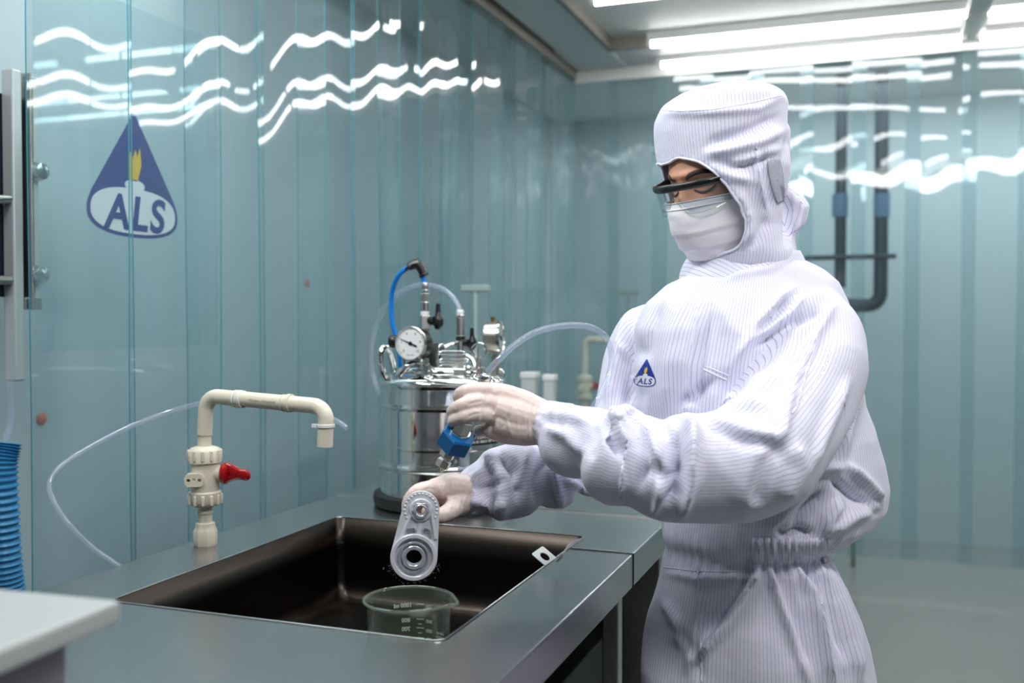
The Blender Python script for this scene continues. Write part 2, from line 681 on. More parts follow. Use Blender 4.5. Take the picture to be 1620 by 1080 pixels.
hp = [pc(15, 600), pc(18, 660), pc(8, 700), pc(0, 750), pc(-10, 800), pc(-40, 900)]
o = MB().tube(smooth_path(hp), 0.008, 10).build('clear_hose', M['tubeclear'])
tag(o, 'thin clear hose hanging below the pass box at the left edge', 'hose')

# big company mark on the panel behind the left curtain


def emblem(o, u, v, W, H, parent, nm, mats, lift=0.002, curve=None):
    """triangle emblem with flame, white oval and ALS lettering; o = centre of the base"""
    blue, white, yel = mats
    o, u, v = Vector(o), Vector(u).normalized(), Vector(v).normalized()
    w = u.cross(v)

    def place(poly, z0, th, mi, mb):
        mb.ext([(x*W, y*H) for x, y in poly], o+w*z0, u, v, th, mi)
    mb = MB()
    place([(0.505*math.copysign(abs(math.cos(a))**0.8, math.cos(a)), 0.19+0.20*math.copysign(abs(math.sin(a))**0.8, math.sin(a))) for a in [2*PI*k/40 for k in range(40)]], 0, lift*0.4, 0, mb)
    place([(-.5, .24), (-.46, .33), (-.02, 1.0), (.02, 1.0), (.46, .33), (.5, .24), (.49, .15), (.40, .04), (-.40, .04), (-.49, .15)], 0, lift*0.5, 0, mb)
    ov = [(0.47*math.copysign(abs(math.cos(a))**0.8, math.cos(a)), 0.19+(0.205 if math.sin(a) > 0 else 0.17)*math.copysign(abs(math.sin(a))**0.8, math.sin(a))) for a in [2*PI*k/36 for k in range(36)]]
    place(ov, lift*0.5, lift*0.4, 1, mb)
    place([(.11*math.cos(a), .42+.05*math.sin(a)) for a in [2*PI*k/20 for k in range(20)]], lift*0.5, lift*0.5, 1, mb)
    place([(-.06, .46), (.03, .46), (.075, .60), (.06, .74), (.03, .66), (.01, .72), (-.02, .64), (-.05, .70), (-.07, .56)], lift*0.5, lift*0.5, 2, mb)
    place_text(mb, 'ALS', o+v*(0.175*H), u, v, 0.37*W, 0, lift=lift, extrude=lift*0.3, bold=0.010*W, spacing=1.15, shear=0.15)
    if curve:
        fine = bmesh.new()
        fine.from_mesh(mb.mesh('fine', [blue, white, yel]))
        bmesh.ops.triangulate(fine, faces=fine.faces)
        for _ in range(6):
            long = [e for e in fine.edges if e.calc_length() > 2.2]
            if not long:
                break
            bmesh.ops.subdivide_edges(fine, edges=long, cuts=1)
            bmesh.ops.triangulate(fine, faces=fine.faces)
        for q in fine.verts:
            q.co = curve(q.co)
        me_ = bpy.data.meshes.new(nm)
        fine.to_mesh(me_)
        fine.free()
        for m_ in mats:
            me_.materials.append(m_)
        return link(nm, me_, parent, smooth=False)
    return mb.build(nm, [blue, white, yel], parent, smooth=False)


XW = -1.62
pa, pb = PX(138, 372, XW), PX(280, 376, XW)
pt_ = PX(207, 182, XW)
W_ = (pb.y-pa.y)
t = thing('company_emblem_sheet', (XW, (pa.y+pb.y)/2, pa.z), 'blue triangle emblem with yellow flame and white oval reading ALS on the left curtain', 'sign')
emblem(((XW, (pa.y+pb.y)/2, (pa.z+pb.z)/2)), (0, 1, 0), (0, 0, 1), W_, pt_.z-(pa.z+pb.z)/2, t, 'emblem', (M['navy'], M['white'], M['yellow']))
me = MB().bb(XW-0.004, XW-0.0005, pa.y-0.14, pb.y+0.16, pa.z-0.25, pt_.z+0.25)
me.build('backing_sheet', M['acryl'], t, smooth=False)
for q in ((65, 662), (485, 448)):
    p = PX(q[0], q[1], -2.02)
    o = MB().lathe(p, (1, 0, 0), [(0.014, 0), (0.016, 0.004), (0.010, 0.008)], 14).build('orange_cap', M['orange'])
    tag(o, 'small orange cap behind the left curtain, ' + ('near the left edge above the blue hose' if q[0] < 100 else 'left of the steel tank at gauge height'), 'cap')
# ================================================================ COUNTERS
ZT = 0.88
CX0, CX1 = -1.27, -0.43
SX0, SX1, SY0, SY1 = -1.122, -0.556, 1.222, 1.92
YA, YS = 0.35, 2.145


def rrect(x0, x1, y0, y1, r, n=6):
    out = []
    for cx, cy_, a0 in ((x1-r, y1-r, 0), (x0+r, y1-r, 90), (x0+r, y0+r, 180), (x1-r, y0+r, 270)):
        for k in range(n+1):
            a = math.radians(a0+90*k/n)
            out.append((cx+r*math.cos(a), cy_+r*math.sin(a)))
    return out


t = thing('sink_counter', ((CX0+CX1)/2, 1.2, 0), 'stainless steel sink counter with a deep dark basin in the foreground', 'counter')
top = MB().bb(CX0, CX1, YA, YS, ZT-0.062, ZT).mesh('top')
hole = MB()
rr = rrect(SX0, SX1, SY0, SY1, 0.018)
hole.loft([[(x, y, ZT-0.2) for x, y in rr], [(x, y, ZT+0.1) for x, y in rr]])
top = cut(top, hole)
top.materials.clear()
top.materials.append(M['steel'])
link('worktop', top, t, smooth=False, bevel=0.004)
# thin bright lip around the basin + basin shell
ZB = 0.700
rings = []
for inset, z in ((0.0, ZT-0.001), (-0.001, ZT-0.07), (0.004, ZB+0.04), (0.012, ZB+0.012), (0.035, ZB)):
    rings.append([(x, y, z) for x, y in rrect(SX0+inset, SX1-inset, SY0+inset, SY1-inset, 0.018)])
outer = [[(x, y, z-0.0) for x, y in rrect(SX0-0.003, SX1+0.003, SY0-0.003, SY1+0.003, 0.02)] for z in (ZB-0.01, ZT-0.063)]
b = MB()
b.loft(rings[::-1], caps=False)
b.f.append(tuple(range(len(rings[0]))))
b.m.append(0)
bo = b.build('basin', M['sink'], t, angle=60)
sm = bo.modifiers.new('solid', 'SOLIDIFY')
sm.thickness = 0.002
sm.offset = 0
lip = [Vector((x, y, ZT+0.0005)) for x, y in rrect(SX0, SX1, SY0, SY1, 0.018)]
MB().tube(lip, 0.0016, 8, closed=True).build('basin_lip', M['steel_edge'], t)
# drain
MB().lathe((-0.84, 1.6, ZB+0.001), (0, 0, 1), [(0.045, 0), (0.045, 0.003), (0.035, 0.004), (0.012, 0.001)], 28).build('drain', M['steel_edge'], t)
# rail seam
s0 = PZ(905, 868, ZT)
s1 = PZ(1009, 877, ZT)
ys = (s0.y+s1.y)/2
MB().bb(SX1+0.003, CX1+0.0015, ys-0.0016, ys+0.0016, ZT-0.05, ZT+0.0012).build('seam', M['dark'], t, smooth=False)
MB().bb(SX1+0.006, CX1-0.03, ys+0.004, ys+0.0075, ZT-0.0005, ZT+0.0022).build('weld_bead', M['steel_edge'], t, smooth=False, bevel=0.0008)
MB().bb(CX1-0.002, CX1+0.0012, ys-0.002, ys+0.0018, ZT-0.062, ZT+0.0005).build('seam', M['dark'], t, smooth=False)
# legs, and a dark block added as the shade of the open underside
for x, y in ((CX1-0.045, ys+0.02), (CX1-0.045, 0.5), (CX0+0.05, 0.5), (CX0+0.05, 2.0)):
    MB().bb(x-0.016, x+0.016, y-0.016, y+0.016, 0.0, ZT-0.062).build('leg', M['satin'], t, smooth=False, bevel=0.003)
MB().bb(CX0+0.09, CX1-0.12, YA+0.05, YS-0.05, 0.10, 0.64).build('underside_shade_block', M['dark'], t, smooth=False, bevel=0.004)

t = thing('long_counter', ((CX0+CX1)/2, 3.3, 0), 'stainless steel counter continuing behind the sink counter to the far curtain', 'counter')
MB().bb(CX0, CX1, YS+0.011, 4.75, ZT-0.062, ZT).build('worktop', M['steel'], t, smooth=False, bevel=0.005)
MB().tube([(CX0+0.003, YS+0.013, ZT-0.003), (CX1-0.003, YS+0.013, ZT-0.003)], 0.0052, 8).build('rolled_edge', M['steel_edge'], t)
MB().bb(CX0+0.03, CX1-0.03, YS+0.05, 4.7, 0.1, ZT-0.064).build('cabinet_body', M['satin'], t, smooth=False, bevel=0.004)
for x, y in ((CX1-0.05, 2.25), (CX1-0.05, 4.65), (CX0+0.05, 2.25), (CX0+0.05, 4.65)):
    MB().bb(x-0.02, x+0.02, y-0.02, y+0.02, 0.0, 0.1).build('leg', M['satin'], t, smooth=False)

# foreground equipment case standing on the near end of the counter
c0 = P(192, 948, 0.86)
t = thing('equipment_case', (c0.x-0.25, c0.y-0.2, ZT), 'blurred light grey metal case with an overhanging lid in the lower left corner', 'case')
zt = c0.z
ang = math.radians(4)
Mr = Matrix.Rotation(ang, 3, 'Z')
w_, l_ = 0.46, 0.42
cc = c0+Mr@Vector((-w_/2, -l_/2, 0))
MB().box((cc.x, cc.y, zt-0.010), (w_, l_, 0.020), Mr).build('lid', mat('case_lid', (176, 180, 180), 0.4), t, smooth=False, bevel=0.004)
MB().box((cc.x, cc.y, (zt-0.020+ZT)/2+0.0005), (w_-0.07, l_-0.05, zt-0.021-ZT), Mr).build('body', mat('case_body', (138, 132, 142), 0.45), t, smooth=False, bevel=0.004)
print('case', cc, zt)


# ---------------------------------------------------------------- faucets
def faucet(base, Hs, arm, s=1.0, label='', red_only=False, riser=0.0):
    """ivory pvc tap; base at counter; arm = horizontal vector of the spout"""
    t = thing('pvc_faucet', base, label, 'faucet')
    B = Vector(base)
    Z = Vector((0, 0, 1))
    A = Vector(arm)
    L = A.length
    a = A.normalized()

    def h(px_):    # photo rows of the near tap -> height
        return (868-px_)/253*Hs
    m = MB().lathe(B, Z, [(0.0215, 0), (0.0225, .004), (0.0225, h(845)), (0.021, h(842)), (0.019, h(838)), (0.0185, h(832)), (0.013, h(830))], 8)
    m.build('base_nut', M['pvc'], t, angle=30)
    MB().tube([B+Z*h(832), B+Z*h(803)], 0.0130, 20).build('lower_stub', M['pvc'], t)
    MB().lathe(B+Z*(h(817)), Z, [(0.0130, 0), (0.0150, .001), (0.0150, .006), (0.0130, .007)], 20).build('collar', M['pvc'], t)
    for nm, a0, a1, flip in (('union_nut', 806, 780, 0), ('union_nut', 736, 708, 1)):
        prof = [(0.017, h(a0)), (0.026, h(a0)+.004), (0.0305, h(a0)+.012), (0.031, h(a1)-.002), (0.027, h(a1))]
        if flip:
            prof = [(0.028, h(a0)), (0.0315, h(a0)+.003), (0.031, h(a1)-.010), (0.026, h(a1)-.003), (0.016, h(a1))]
        nut = MB().lathe(B, Z, prof, 32)
        nut.build(nm, M['pvc'], t)
        for k in range(12):
            an = 2*PI*k/12
            p = B+Vector((math.cos(an), math.sin(an), 0))*0.0300+Z*((h(a0)+h(a1))/2)
            Mz = Matrix.Rotation(an, 3, 'Z')
            MB().box(p, (0.006, 0.006, (h(a1)-h(a0))*0.62), Mz).build('grip_rib', M['pvc'], t, bevel=0.0015)
    MB().lathe(B, Z, [(0.026, h(782)), (0.0268, h(778)), (0.0268, h(738)), (0.026, h(734))], 32).build('valve_body', M['pvc'], t)
    if not red_only:
        # oval boss facing the camera, with three recesses
        f = Vector((0.50, -0.87, 0)).normalized()
        u = Vector((0.87, 0.50, 0)).normalized()
        c_ = B+Z*h(759)+f*0.026
        pl = []
        for k in range(32):
            an = 2*PI*k/32
            x, y = 0.0085*math.cos(an), 0.0125*math.sin(an)
            pl.append((x+math.copysign(0.0095, x), y))
        me = MB().ext(pl, c_-f*0.012-u*0.016, u, Z, 0.018).mesh('boss')
        ho = MB()
        cb = c_-u*0.016
        for dx, sz in ((-0.010, 0), (0, 1), (0.010, 0)):
            if sz:
                ho.box(cb+u*dx+f*0.014, (0.005, 0.02, 0.007), Matrix((u, f, Z)).transposed())
            else:
                ho.lathe(cb+u*dx+f*0.004, f, [(0.0034, -0.010), (0.0034, 0.03)], 14)
        me = cut(me, ho)
        me.materials.clear()
        me.materials.append(M['pvc'])
        link('handle_stub', me, t, angle=30)
    # red lever on the right
    r = Vector((0.93, 0.30, 0.0)).normalized()
    f2 = r.cross(Z)
    hub = B+Z*h(752)+r*0.026
    MB().tube([hub-r*0.006, hub+r*0.012], 0.016, 20).build('stem', M['pvc'], t)
    lv = MB()
    lv.lathe(hub+r*0.008, r, [(0.019, 0), (0.021, 0.003), (0.021, 0.008), (0.012, 0.013)], 24)
    q = [hub+r*0.010+Z*0.014, hub+r*0.022+Z*0.008, hub+r*0.04-Z*0.0, hub+r*0.056-Z*0.003, hub+r*0.062-Z*0.003]
    lv.tube(smooth_path(q, 5), [0.009, 0.0125, 0.0105, 0.0115, 0.006], 14, flat=0.6, up=f2)
    q = [hub+r*0.010-Z*0.016, hub+r*0.026-Z*0.006, hub+r*0.042-Z*0.004]
    lv.tube(smooth_path(q, 5), [0.006, 0.009, 0.008], 14, flat=0.6, up=f2)
    lv.build('red_lever', M['red'], t)
    # riser and spout
    zt_ = h(628)+riser
    R = 0.013
    lean = Vector((0.003, 0, 0))
    MB().tube([B+Z*(h(708)), B+Z*(h(688))], R, 20).build('upper_stub', M['pvc'], t)
    cr = 0.028
    pts = [B+Z*h(690), B+Z*(zt_-cr)+lean]
    for k in range(1, 8):
        an = PI/2*k/8
        pts.append(B+lean+Z*(zt_-cr+cr*math.sin(an))+a*(cr*(1-math.cos(an))))
    end = B+lean+a*L+Z*zt_
    drop = Vector((0, 0, -0.010))
    pts += [B+lean+Z*zt_+a*cr, end-a*cr+drop]
    for k in range(1, 8):
        an = PI/2*k/8
        pts.append(end+drop-a*cr+a*(cr*math.sin(an))-Z*(cr*(1-math.cos(an))))
    pts += [end+drop-Z*(cr+0.002), end+drop-Z*(cr+0.046)-a*0.003]
    rad = [R*1.12 if (i > 1) else R*1.12 for i in range(len(pts))]
    MB().tube(pts, rad, 24).build('spout_pipe', M['pvc'], t, angle=60)
    for fr in (0.30, 0.71):
        p = B+lean+Z*zt_+a*(L*fr)+drop*fr
        MB().tube([p-a*0.004, p+a*0.004], R*1.32, 24).build('pipe_joint', M['pvc'], t)
        MB().tube([p-a*0.014, p-a*0.0115], R*1.25, 24).build('pipe_joint', M['pvc'], t)
    return t, B+lean, zt_, a, L, end+drop


FB = PZ(325, 862, ZT)
tip = P(521, 640, 1.815)
arm = Vector((tip.x-FB.x-0.01, tip.y-FB.y, 0))
ft, fb, fz, fa, fL, fend = faucet(FB, 0.304, arm, label='ivory plastic pipe faucet with red lever standing left of the sink')
print('faucet', FB, arm.length)
# zip ties on the spout
zt1 = MB()
p = fend-Vector((0, 0, 0.036))
zt1.tube([p-Vector((0, 0, .003)), p+Vector((0, 0, .003))], 0.0165, 24)
zt1.box(p+Vector((-0.019, -0.008, 0)), (0.010, 0.007, 0.007))
zt1.build('cable_tie', M['white'], ft, bevel=0.0006)
for fr in (0.27, 0.32):
    p = fb+Vector((0, 0, fz))+fa*(fL*fr)+Vector((0, 0, -0.01*fr))
    MB().tube([p-fa*0.0022, p+fa*0.0022], 0.0170, 24).build('cable_tie', M['white'], ft)
# printed text on pipe
pr = MB()
pc_ = fb+Vector((0, 0, fz-0.004))+fa*(fL*0.52)
ff = fa.cross(Vector((0, 0, 1)))
place_text(pr, 'PVC 25mm  CPVC-SCH 80', pc_+ff*0.0150, fa+Vector((0, 0, -0.05)), Vector((0, 0, 1)), 0.0052, 0, lift=0.0, extrude=0.0001)
pr.build('pipe_print', mat('grey_print', (150, 150, 150), 0.6), ft, smooth=False)
# tube tied along the spout, curling down behind the counter
tp = [P(549, 677, 1.80), P(537, 668, 1.81), P(515, 658, 1.835), P(480, 648, 1.86), P(420, 640, 1.89), P(360, 634, 1.91), P(320, 637, 1.915),
      P(265, 652, 1.90), P(200, 677, 1.86), P(140, 708, 1.82), P(95, 738, 1.78), P(78, 765, 1.76), P(85, 793, 1.75), P(108, 828, 1.75), P(145, 865, 1.76), P(190, 897, 1.77), P(240, 940, 1.79)]
tb = MB().tube(smooth_path(tp, 10), 0.0048, 12)
o = tb.build('clear_tubing', M['tubeclear'])
tag(o, 'thin clear tube tied to the ivory faucet and drooping over the counter edge at left', 'tube')

B2 = Vector((-1.22, 4.20, ZT))
faucet(B2, 0.30, (0.24, -0.02, 0), label='blurred ivory faucet with red lever at the far end of the counter', riser=0.06)
# second far faucets (tall laboratory stems seen blurred)
for (ax, ay, bx, d, lab) in ((752, 456, 736, 3.2, 'blurred tall stem tap right of the tank tubing, in front of the left curtain'), (995, 462, 1000, 4.8, 'blurred tall stem tap behind the shoulder of the worker')):
    p = P(ax, ay, d)
    q = Vector((p.x, p.y, ZT))
    t = thing('stem_tap', q, lab, 'tap')
    MB().tube([q, Vector((p.x, p.y, p.z))], 0.008, 12).build('stem', mat('pale_stem', (150, 172, 172), 0.5), t)
    MB().box(p+Vector((0.0, 0, 0)), (0.10, 0.02, 0.022)).build('head', mat('grey_head', (150, 168, 166), 0.4), t, bevel=0.004)
# clear splash screen standing on the far counter
s0, s1 = P(800, 455, 3.9), P(1010, 458, 3.9)
mid = (s0+s1)/2
t = thing('splash_screen', (mid.x, mid.y, ZT), 'large clear acrylic screen standing behind the tank and the worker', 'screen')
u = Vector((CR.x, CR.y, 0))
Mr2 = Matrix((u, Vector((-u.y, u.x, 0)), Vector((0, 0, 1)))).transposed()
MB().box((mid.x, mid.y, (mid.z+ZT)/2+0.001), ((s1-s0).length, 0.004, mid.z-ZT-0.002), Mr2).build('pane', M['acryl'], t, smooth=False)
MB().box((mid.x, mid.y, ZT+0.009), ((s1-s0).length, 0.03, 0.016), Mr2).build('foot_rail', M['acryl'], t, smooth=False)
# white containers on the far counter
for (x0, x1, y0, y1, d, lab) in ((828, 852, 588, 632, 3.35, 'blurred pale square container on the far counter, left one of two'), (862, 880, 592, 640, 3.3, 'blurred pale square container on the far counter, right one of two')):
    a0, a1 = P(x0, y0, d), P(x1, y1, d)
    w = (a1.x-a0.x)
    t = thing('storage_box', ((a0.x+a1.x)/2, a0.y, ZT), lab, 'container', 'pale containers on the far counter')
    MB().bb(a0.x, a0.x+w, a0.y-w/2, a0.y+w/2, ZT, a0.z-0.02).build('container_body', mat('pale_box', (196, 202, 202), 0.4), t, smooth=False, bevel=0.003)
    MB().bb(a0.x-0.003, a0.x+w+0.003, a0.y-w/2-0.003, a0.y+w/2+0.003, a0.z-0.02, a0.z).build('container_lid', M['white'], t, smooth=False, bevel=0.003)

# white plastic tag hooked over the basin corner
pl = rrect(-0.022, 0.022, -0.0125, 0.0125, 0.003)
g0, g1, g2 = P(847, 868, 1.765), P(875, 892, 1.72), P(914, 854, 1.765)
uu = (g1-g0).normalized()
vv = (P(857, 861, 1.77)-P(838, 875, 1.76))
vv = (vv-uu*vv.dot(uu)).normalized()
oo = (g0+g1)/2
me = MB().ext([(x, y) for x, y in pl], oo, uu, vv, 0.0018).mesh('tag')
nn = uu.cross(vv).normalized()
ho = MB()
el = [(0.003+0.013*math.cos(a), 0.0055*math.sin(a)) for a in [2*PI*k/24 for k in range(24)]]
ho.ext(el, oo-nn*0.01, uu, vv, 0.03)
me = cut(me, ho)
me.materials.clear()
me.materials.append(M['white'])
t = thing('plastic_tag', g2, 'white plastic loop tag with an oval hole hooked over the far right sink corner', 'tag')
link('tag_plate', me, t, angle=30)
sp_ = smooth_path([g1+vv*0.009, P(890, 878, 1.715), P(899, 864, 1.74), P(912, 856, 1.765), P(918, 855, 1.775)], 6)
MB().tube(sp_, 0.0042, 8, flat=0.35, up=(0, 0, 1)).build('tag_strap', M['white'], t)

# ---------------------------------------------------------------- beaker
bx = P(647, 947, 1.40)
BR, BH = 0.0585, 0.205
zb = ZB+0.002
BH = bx.z-zb
t = thing('glass_beaker', (bx.x, bx.y, zb), 'clear glass measuring beaker with white graduations standing in the sink', 'beaker')
n = 64


def brad(h_, an):
    r = BR
    tt = h_/BH
    r += 0.0045*max(0, (tt-0.93)/0.07)**2
    # spout to the right, slightly to the front
    d = (an-math.radians(-8)+PI) % (2*PI)-PI
    r += 0.007*math.exp(-(d/0.22)**2)*max(0, (tt-0.86)/0.14)**2
    return r


def bring(h_, dr=0):
    base = math.atan2(CR.y, CR.x)
    out = []
    for k in range(n):
        an = 2*PI*k/n
        r = brad(h_, an)+dr
        dz = -0.004*math.exp(-(((an-math.radians(-8)+PI) % (2*PI)-PI)/0.25)**2)*(1 if h_ > BH*0.97 else 0)
        out.append((bx.x+r*math.cos(an+base), bx.y+r*math.sin(an+base), zb+h_+dz))
    return out


hs = [0.004, 0.02, BH*.3, BH*.6, BH*.86, BH*.9, BH*.93, BH*.96, BH*.98, BH]
g = MB()
rings = [bring(0, -0.006)]+[bring(h_) for h_ in hs]+[bring(h_, -0.002) for h_ in hs[::-1]]+[bring(0.003, -0.009)]
g.loft(rings, caps=True)
g.build('glass_wall', M['glass'], t, angle=60)
MB().tube([Vector(p) for p in bring(BH)], 0.0021, 8, closed=True).build('rim', M['glassrim'], t)
# graduations on the far wall, read from outside, so mirrored through the glass
gr = MB()
base = math.atan2(CF.y, CF.x)


def wrap_print(me, ang0, zc):
    vs_ = []
    for q in me.vertices:
        # outside view of far wall: text x runs to the observer's right = camera left
        an = base+ang0+q.co.x/BR
        r = BR+0.0004+q.co.z
        vs_.append((bx.x+r*math.cos(an), bx.y+r*math.sin(an), zc+q.co.y))
    gr.add(vs_, [tuple(p.vertices) for p in me.polygons])


def bar(ang0, w, hgt, zc):
    mbx = MB()
    k = 6
    for i in range(k):
        x0, x1 = -w/2+w*i/k, -w/2+w*(i+1)/k
        mbx.bb(x0, x1, -hgt/2, hgt/2, 0, 0.0002)
    wrap_print(mbx.mesh('bar'), ang0, zc)


zf = lambda py: P(655, py, 1.45).z
for i, (txt, py) in enumerate((('1000 ml', 960), ('800', 984), ('700', 998), ('600', 1014), ('500', 1029))):
    bar(-0.18, 0.011, 0.0011, zf(py-2))
    if i:
        bar(-0.17, 0.006, 0.0009, zf(py+6))
    wrap_print(text_mesh(txt, 0.0082, 0.0001, 0.0003), 0.18 if i else 0.26, zf(py))
for txt, py in (('100', 962), ('200', 985), ('300', 1000), ('400', 1014), ('500', 1029)):
    wrap_print(text_mesh(txt, 0.0068, 0.0001, 0.0002), -0.42, zf(py))
for txt, py in (('1000 ml', 1000), ('APPROX', 1007)):
    wrap_print(text_mesh(txt, 0.0048, 0.0001, 0.0001), -0.78, zf(py))
mbx = MB()
for i in range(4):
    mbx.bb(-0.005+0.0025*i, -0.0025+0.0025*i, -0.006, 0.004, 0, 0.0002)
wrap_print(mbx.mesh('patch'), -0.80, zf(1024))
gr.build('graduations', M['print'], t, smooth=False)
# ================================================================ PRESSURE TANK
TX, TY = -0.973, 2.150
TR = 0.148
ZTOP = P(700, 612, 2.35).z
TD = 2.35
tank = thing('pressure_tank', (TX, TY, ZT), 'mirror finished steel pressure tank with gauges and blue hose on the counter', 'tank')
Zv = Vector((0, 0, 1))
To = Vector((TX, TY, ZT+0.001))
MB().lathe(To, Zv, [(0.150, 0), (0.162, 0.003), (0.165, 0.015), (0.163, 0.028), (0.152, 0.031)], 64).build('rubber_base', M['rubber'], tank)
hh = ZTOP-ZT


def zz(py):    # photo row on the front of the tank -> height over the counter
    return P(690, py, TD-TR+0.02).z-ZT


prof = [(0.146, 0.012), (TR, 0.02), (TR, zz(752)), (TR+.004, zz(748)), (TR+.005, zz(745)), (TR+.003, zz(742)), (TR, zz(738)),
        (TR, zz(716)), (TR+.002, zz(713)), (TR, zz(710)), (TR, zz(652)), (TR+.003, zz(649)), (TR+.003, zz(646)), (TR, zz(643)),
        (TR, zz(617)), (TR+.004, zz(613)), (TR+.002, zz(607)), (0.138, zz(600)), (0.118, zz(594)), (0.10, zz(592))]
pr2 = []
for (ra, ha), (rb, hb) in zip(prof, prof[1:]):
    L_ = abs(hb-ha)
    pr2.append((ra, ha))
    if L_ > 0.012:
        e_ = 0.0015/L_
        for f_ in (e_, 0.5, 1-e_):
            pr2.append((ra+(rb-ra)*f_, ha+(hb-ha)*f_))
pr2.append(prof[-1])
MB().lathe(To, Zv, pr2, 96).build('tank_body', M['chrome'], tank, angle=70)
# vertical weld seam
sa = PI*1.42
# lid
zl = zz(594)
MB().lathe(To, Zv, [(0.104, zl-0.006), (0.108, zl+0.002), (0.106, zl+0.010), (0.085, zl+0.018), (0.05, zl+0.024), (0.01, zl+0.026)], 64).build('lid', M['chrome'], tank, angle=60)
ZL = ZT+zl+0.02


def Q(px_, py_, d=2.33):
    return P(px_, py_, d)


def tubeobj(nm, pts, r, m, parent=tank, n=14, sm=6, **kw):
    return MB().tube(smooth_path(pts, sm) if len(pts) > 2 else pts, r, n, **kw).build(nm, m, parent)


# left loop handle of bent round bar
tubeobj('handle', [Q(612, 603, 2.30), Q(604, 585, 2.29), Q(602, 560, 2.29), Q(608, 550, 2.30), Q(616, 556, 2.32), Q(621, 575, 2.34), Q(622, 600, 2.36)], 0.0085, M['chrome'])
tubeobj('handle', [Q(622, 603, 2.28), Q(634, 590, 2.26), Q(648, 577, 2.26), Q(668, 576, 2.28), Q(680, 580, 2.30)], 0.0075, M['chrome'])
tubeobj('handle', [Q(790, 604, 2.36), Q(796, 592, 2.36), Q(790, 585, 2.36), Q(778, 590, 2.36)], 0.005, M['chrome'])
# front clamp posts
for (x, y0, y1, d, r, sgn) in ((674, 604, 566, 2.25, 0.0105, 1), (757, 603, 572, 2.27, 0.0095, 1), (784, 600, 560, 2.36, 0.008, 1)):
    a, b = Q(x, y0, d), Q(x, y1, d)
    MB().lathe(a, Zv, [(r, 0), (r, (b-a).length*0.45), (r*1.35, (b-a).length*0.5), (r*1.35, (b-a).length*0.68), (r*0.7, (b-a).length*0.72), (r*0.7, (b-a).length)], 8).build('clamp_bolt', M['chrome2'], tank, angle=30)
# coil of bent wire bars across the lid
for k, (yy, xl, xr) in enumerate(((556, 699, 729), (562, 700, 729), (568, 700, 735), (573, 700, 735), (578, 699, 730), (583, 699, 728))):
    d = 2.27
    if k % 2 == 0:
        y2 = yy+5
        tubeobj('spring_bar', [Q(xl, yy, d), Q(xr, yy, d), Q(xr+6, (yy+y2)/2, d), Q(xr, y2, d), Q(xl, y2, d), Q(xl-5, (yy+y2)/2, d), Q(xl, yy, d)], 0.0024, M['chrome'], sm=5)
tubeobj('spring_hook', [Q(694, 582, 2.27), Q(692, 565, 2.27), Q(695, 548, 2.27), Q(700, 545, 2.28), Q(704, 552, 2.28)], 0.003, M['chrome'])
MB().box(Q(714, 592, 2.262), (0.075, 0.01, 0.030), None).build('front_bracket_plate', M['chrome2'], tank, bevel=0.004)
tubeobj('front_loop', [Q(672, 598, 2.21), Q(686, 603, 2.20), Q(715, 606, 2.20), Q(745, 606, 2.21)], 0.0035, M['chrome'])
# dark coil of hose fittings behind
for k in range(6):
    MB().tube([Q(678+0.5*k, 553+5.5*k, 2.33), Q(694+0.5*k, 553+5.5*k, 2.33)], 0.0045, 10).build('fitting_rib', M['chrome2'], tank)
MB().lathe(Q(686, 590, 2.33), Zv, [(0.018, 0), (0.018, 0.062), (0.012, 0.070)], 16).build('regulator_body', M['rubber'], tank)
# gas inlet stack: bottom nut, grey body, sleeve, tip, blue stub, elbow
st = [(673, 604, 0.012), (673, 580, 0.012)]
bse = Q(671, 575, 2.31)


def stack(nm, x, rows, d, mats, n=24):
    for (y0, y1, r, mk, sides) in rows:
        a, b = Q(x, y0, d), Q(x, y1, d)
        MB().lathe(a, (b-a), [(r*0.92, 0), (r, 0.0012), (r, (b-a).length-0.0012), (r*0.92, (b-a).length)], sides).build(nm, M[mk], tank, angle=30)


stack('inlet_fitting', 672, [(560, 520, 0.0115, 'satin', 6), (520, 499, 0.0145, 'satin', 4), (499, 492, 0.0105, 'white', 20), (492, 478, 0.0118, 'chrome2', 20),
                             (478, 464, 0.0108, 'satin', 6), (464, 458, 0.0095, 'chrome2', 20), (458, 447, 0.0085, 'satin', 20)], 2.33, M)
tubeobj('hose_stub', [Q(671, 448, 2.33), Q(670, 440, 2.33), Q(669, 432, 2.33)], 0.0058, M['bluehose'])
e0, e1, e2 = Q(671, 436, 2.33), Q(661, 417, 2.33), Q(646, 422, 2.33)
el = MB()
el.tube([e0, Q(667, 426, 2.33), e1], [0.0105, 0.0110, 0.0125], 8)
el.tube([Q(664, 416, 2.33), Q(655, 418, 2.33), e2], [0.0120, 0.0115, 0.0100], 8)
el.tube([Q(672, 437, 2.33), Q(670, 433, 2.33)], 0.0125, 16)
el.tube([Q(648, 424, 2.33), Q(646, 421, 2.33)], 0.0115, 16)
el.build('elbow_fitting', M['black'], tank, bevel=0.0015)
tubeobj('blue_hose', [Q(647, 422, 2.33), Q(632, 434, 2.34), Q(622, 455, 2.36), Q(619, 480, 2.37), Q(621, 510, 2.37), Q(627, 535, 2.37), Q(632, 560, 2.37), Q(634, 590, 2.37)], 0.0058, M['bluehose'], n=16)


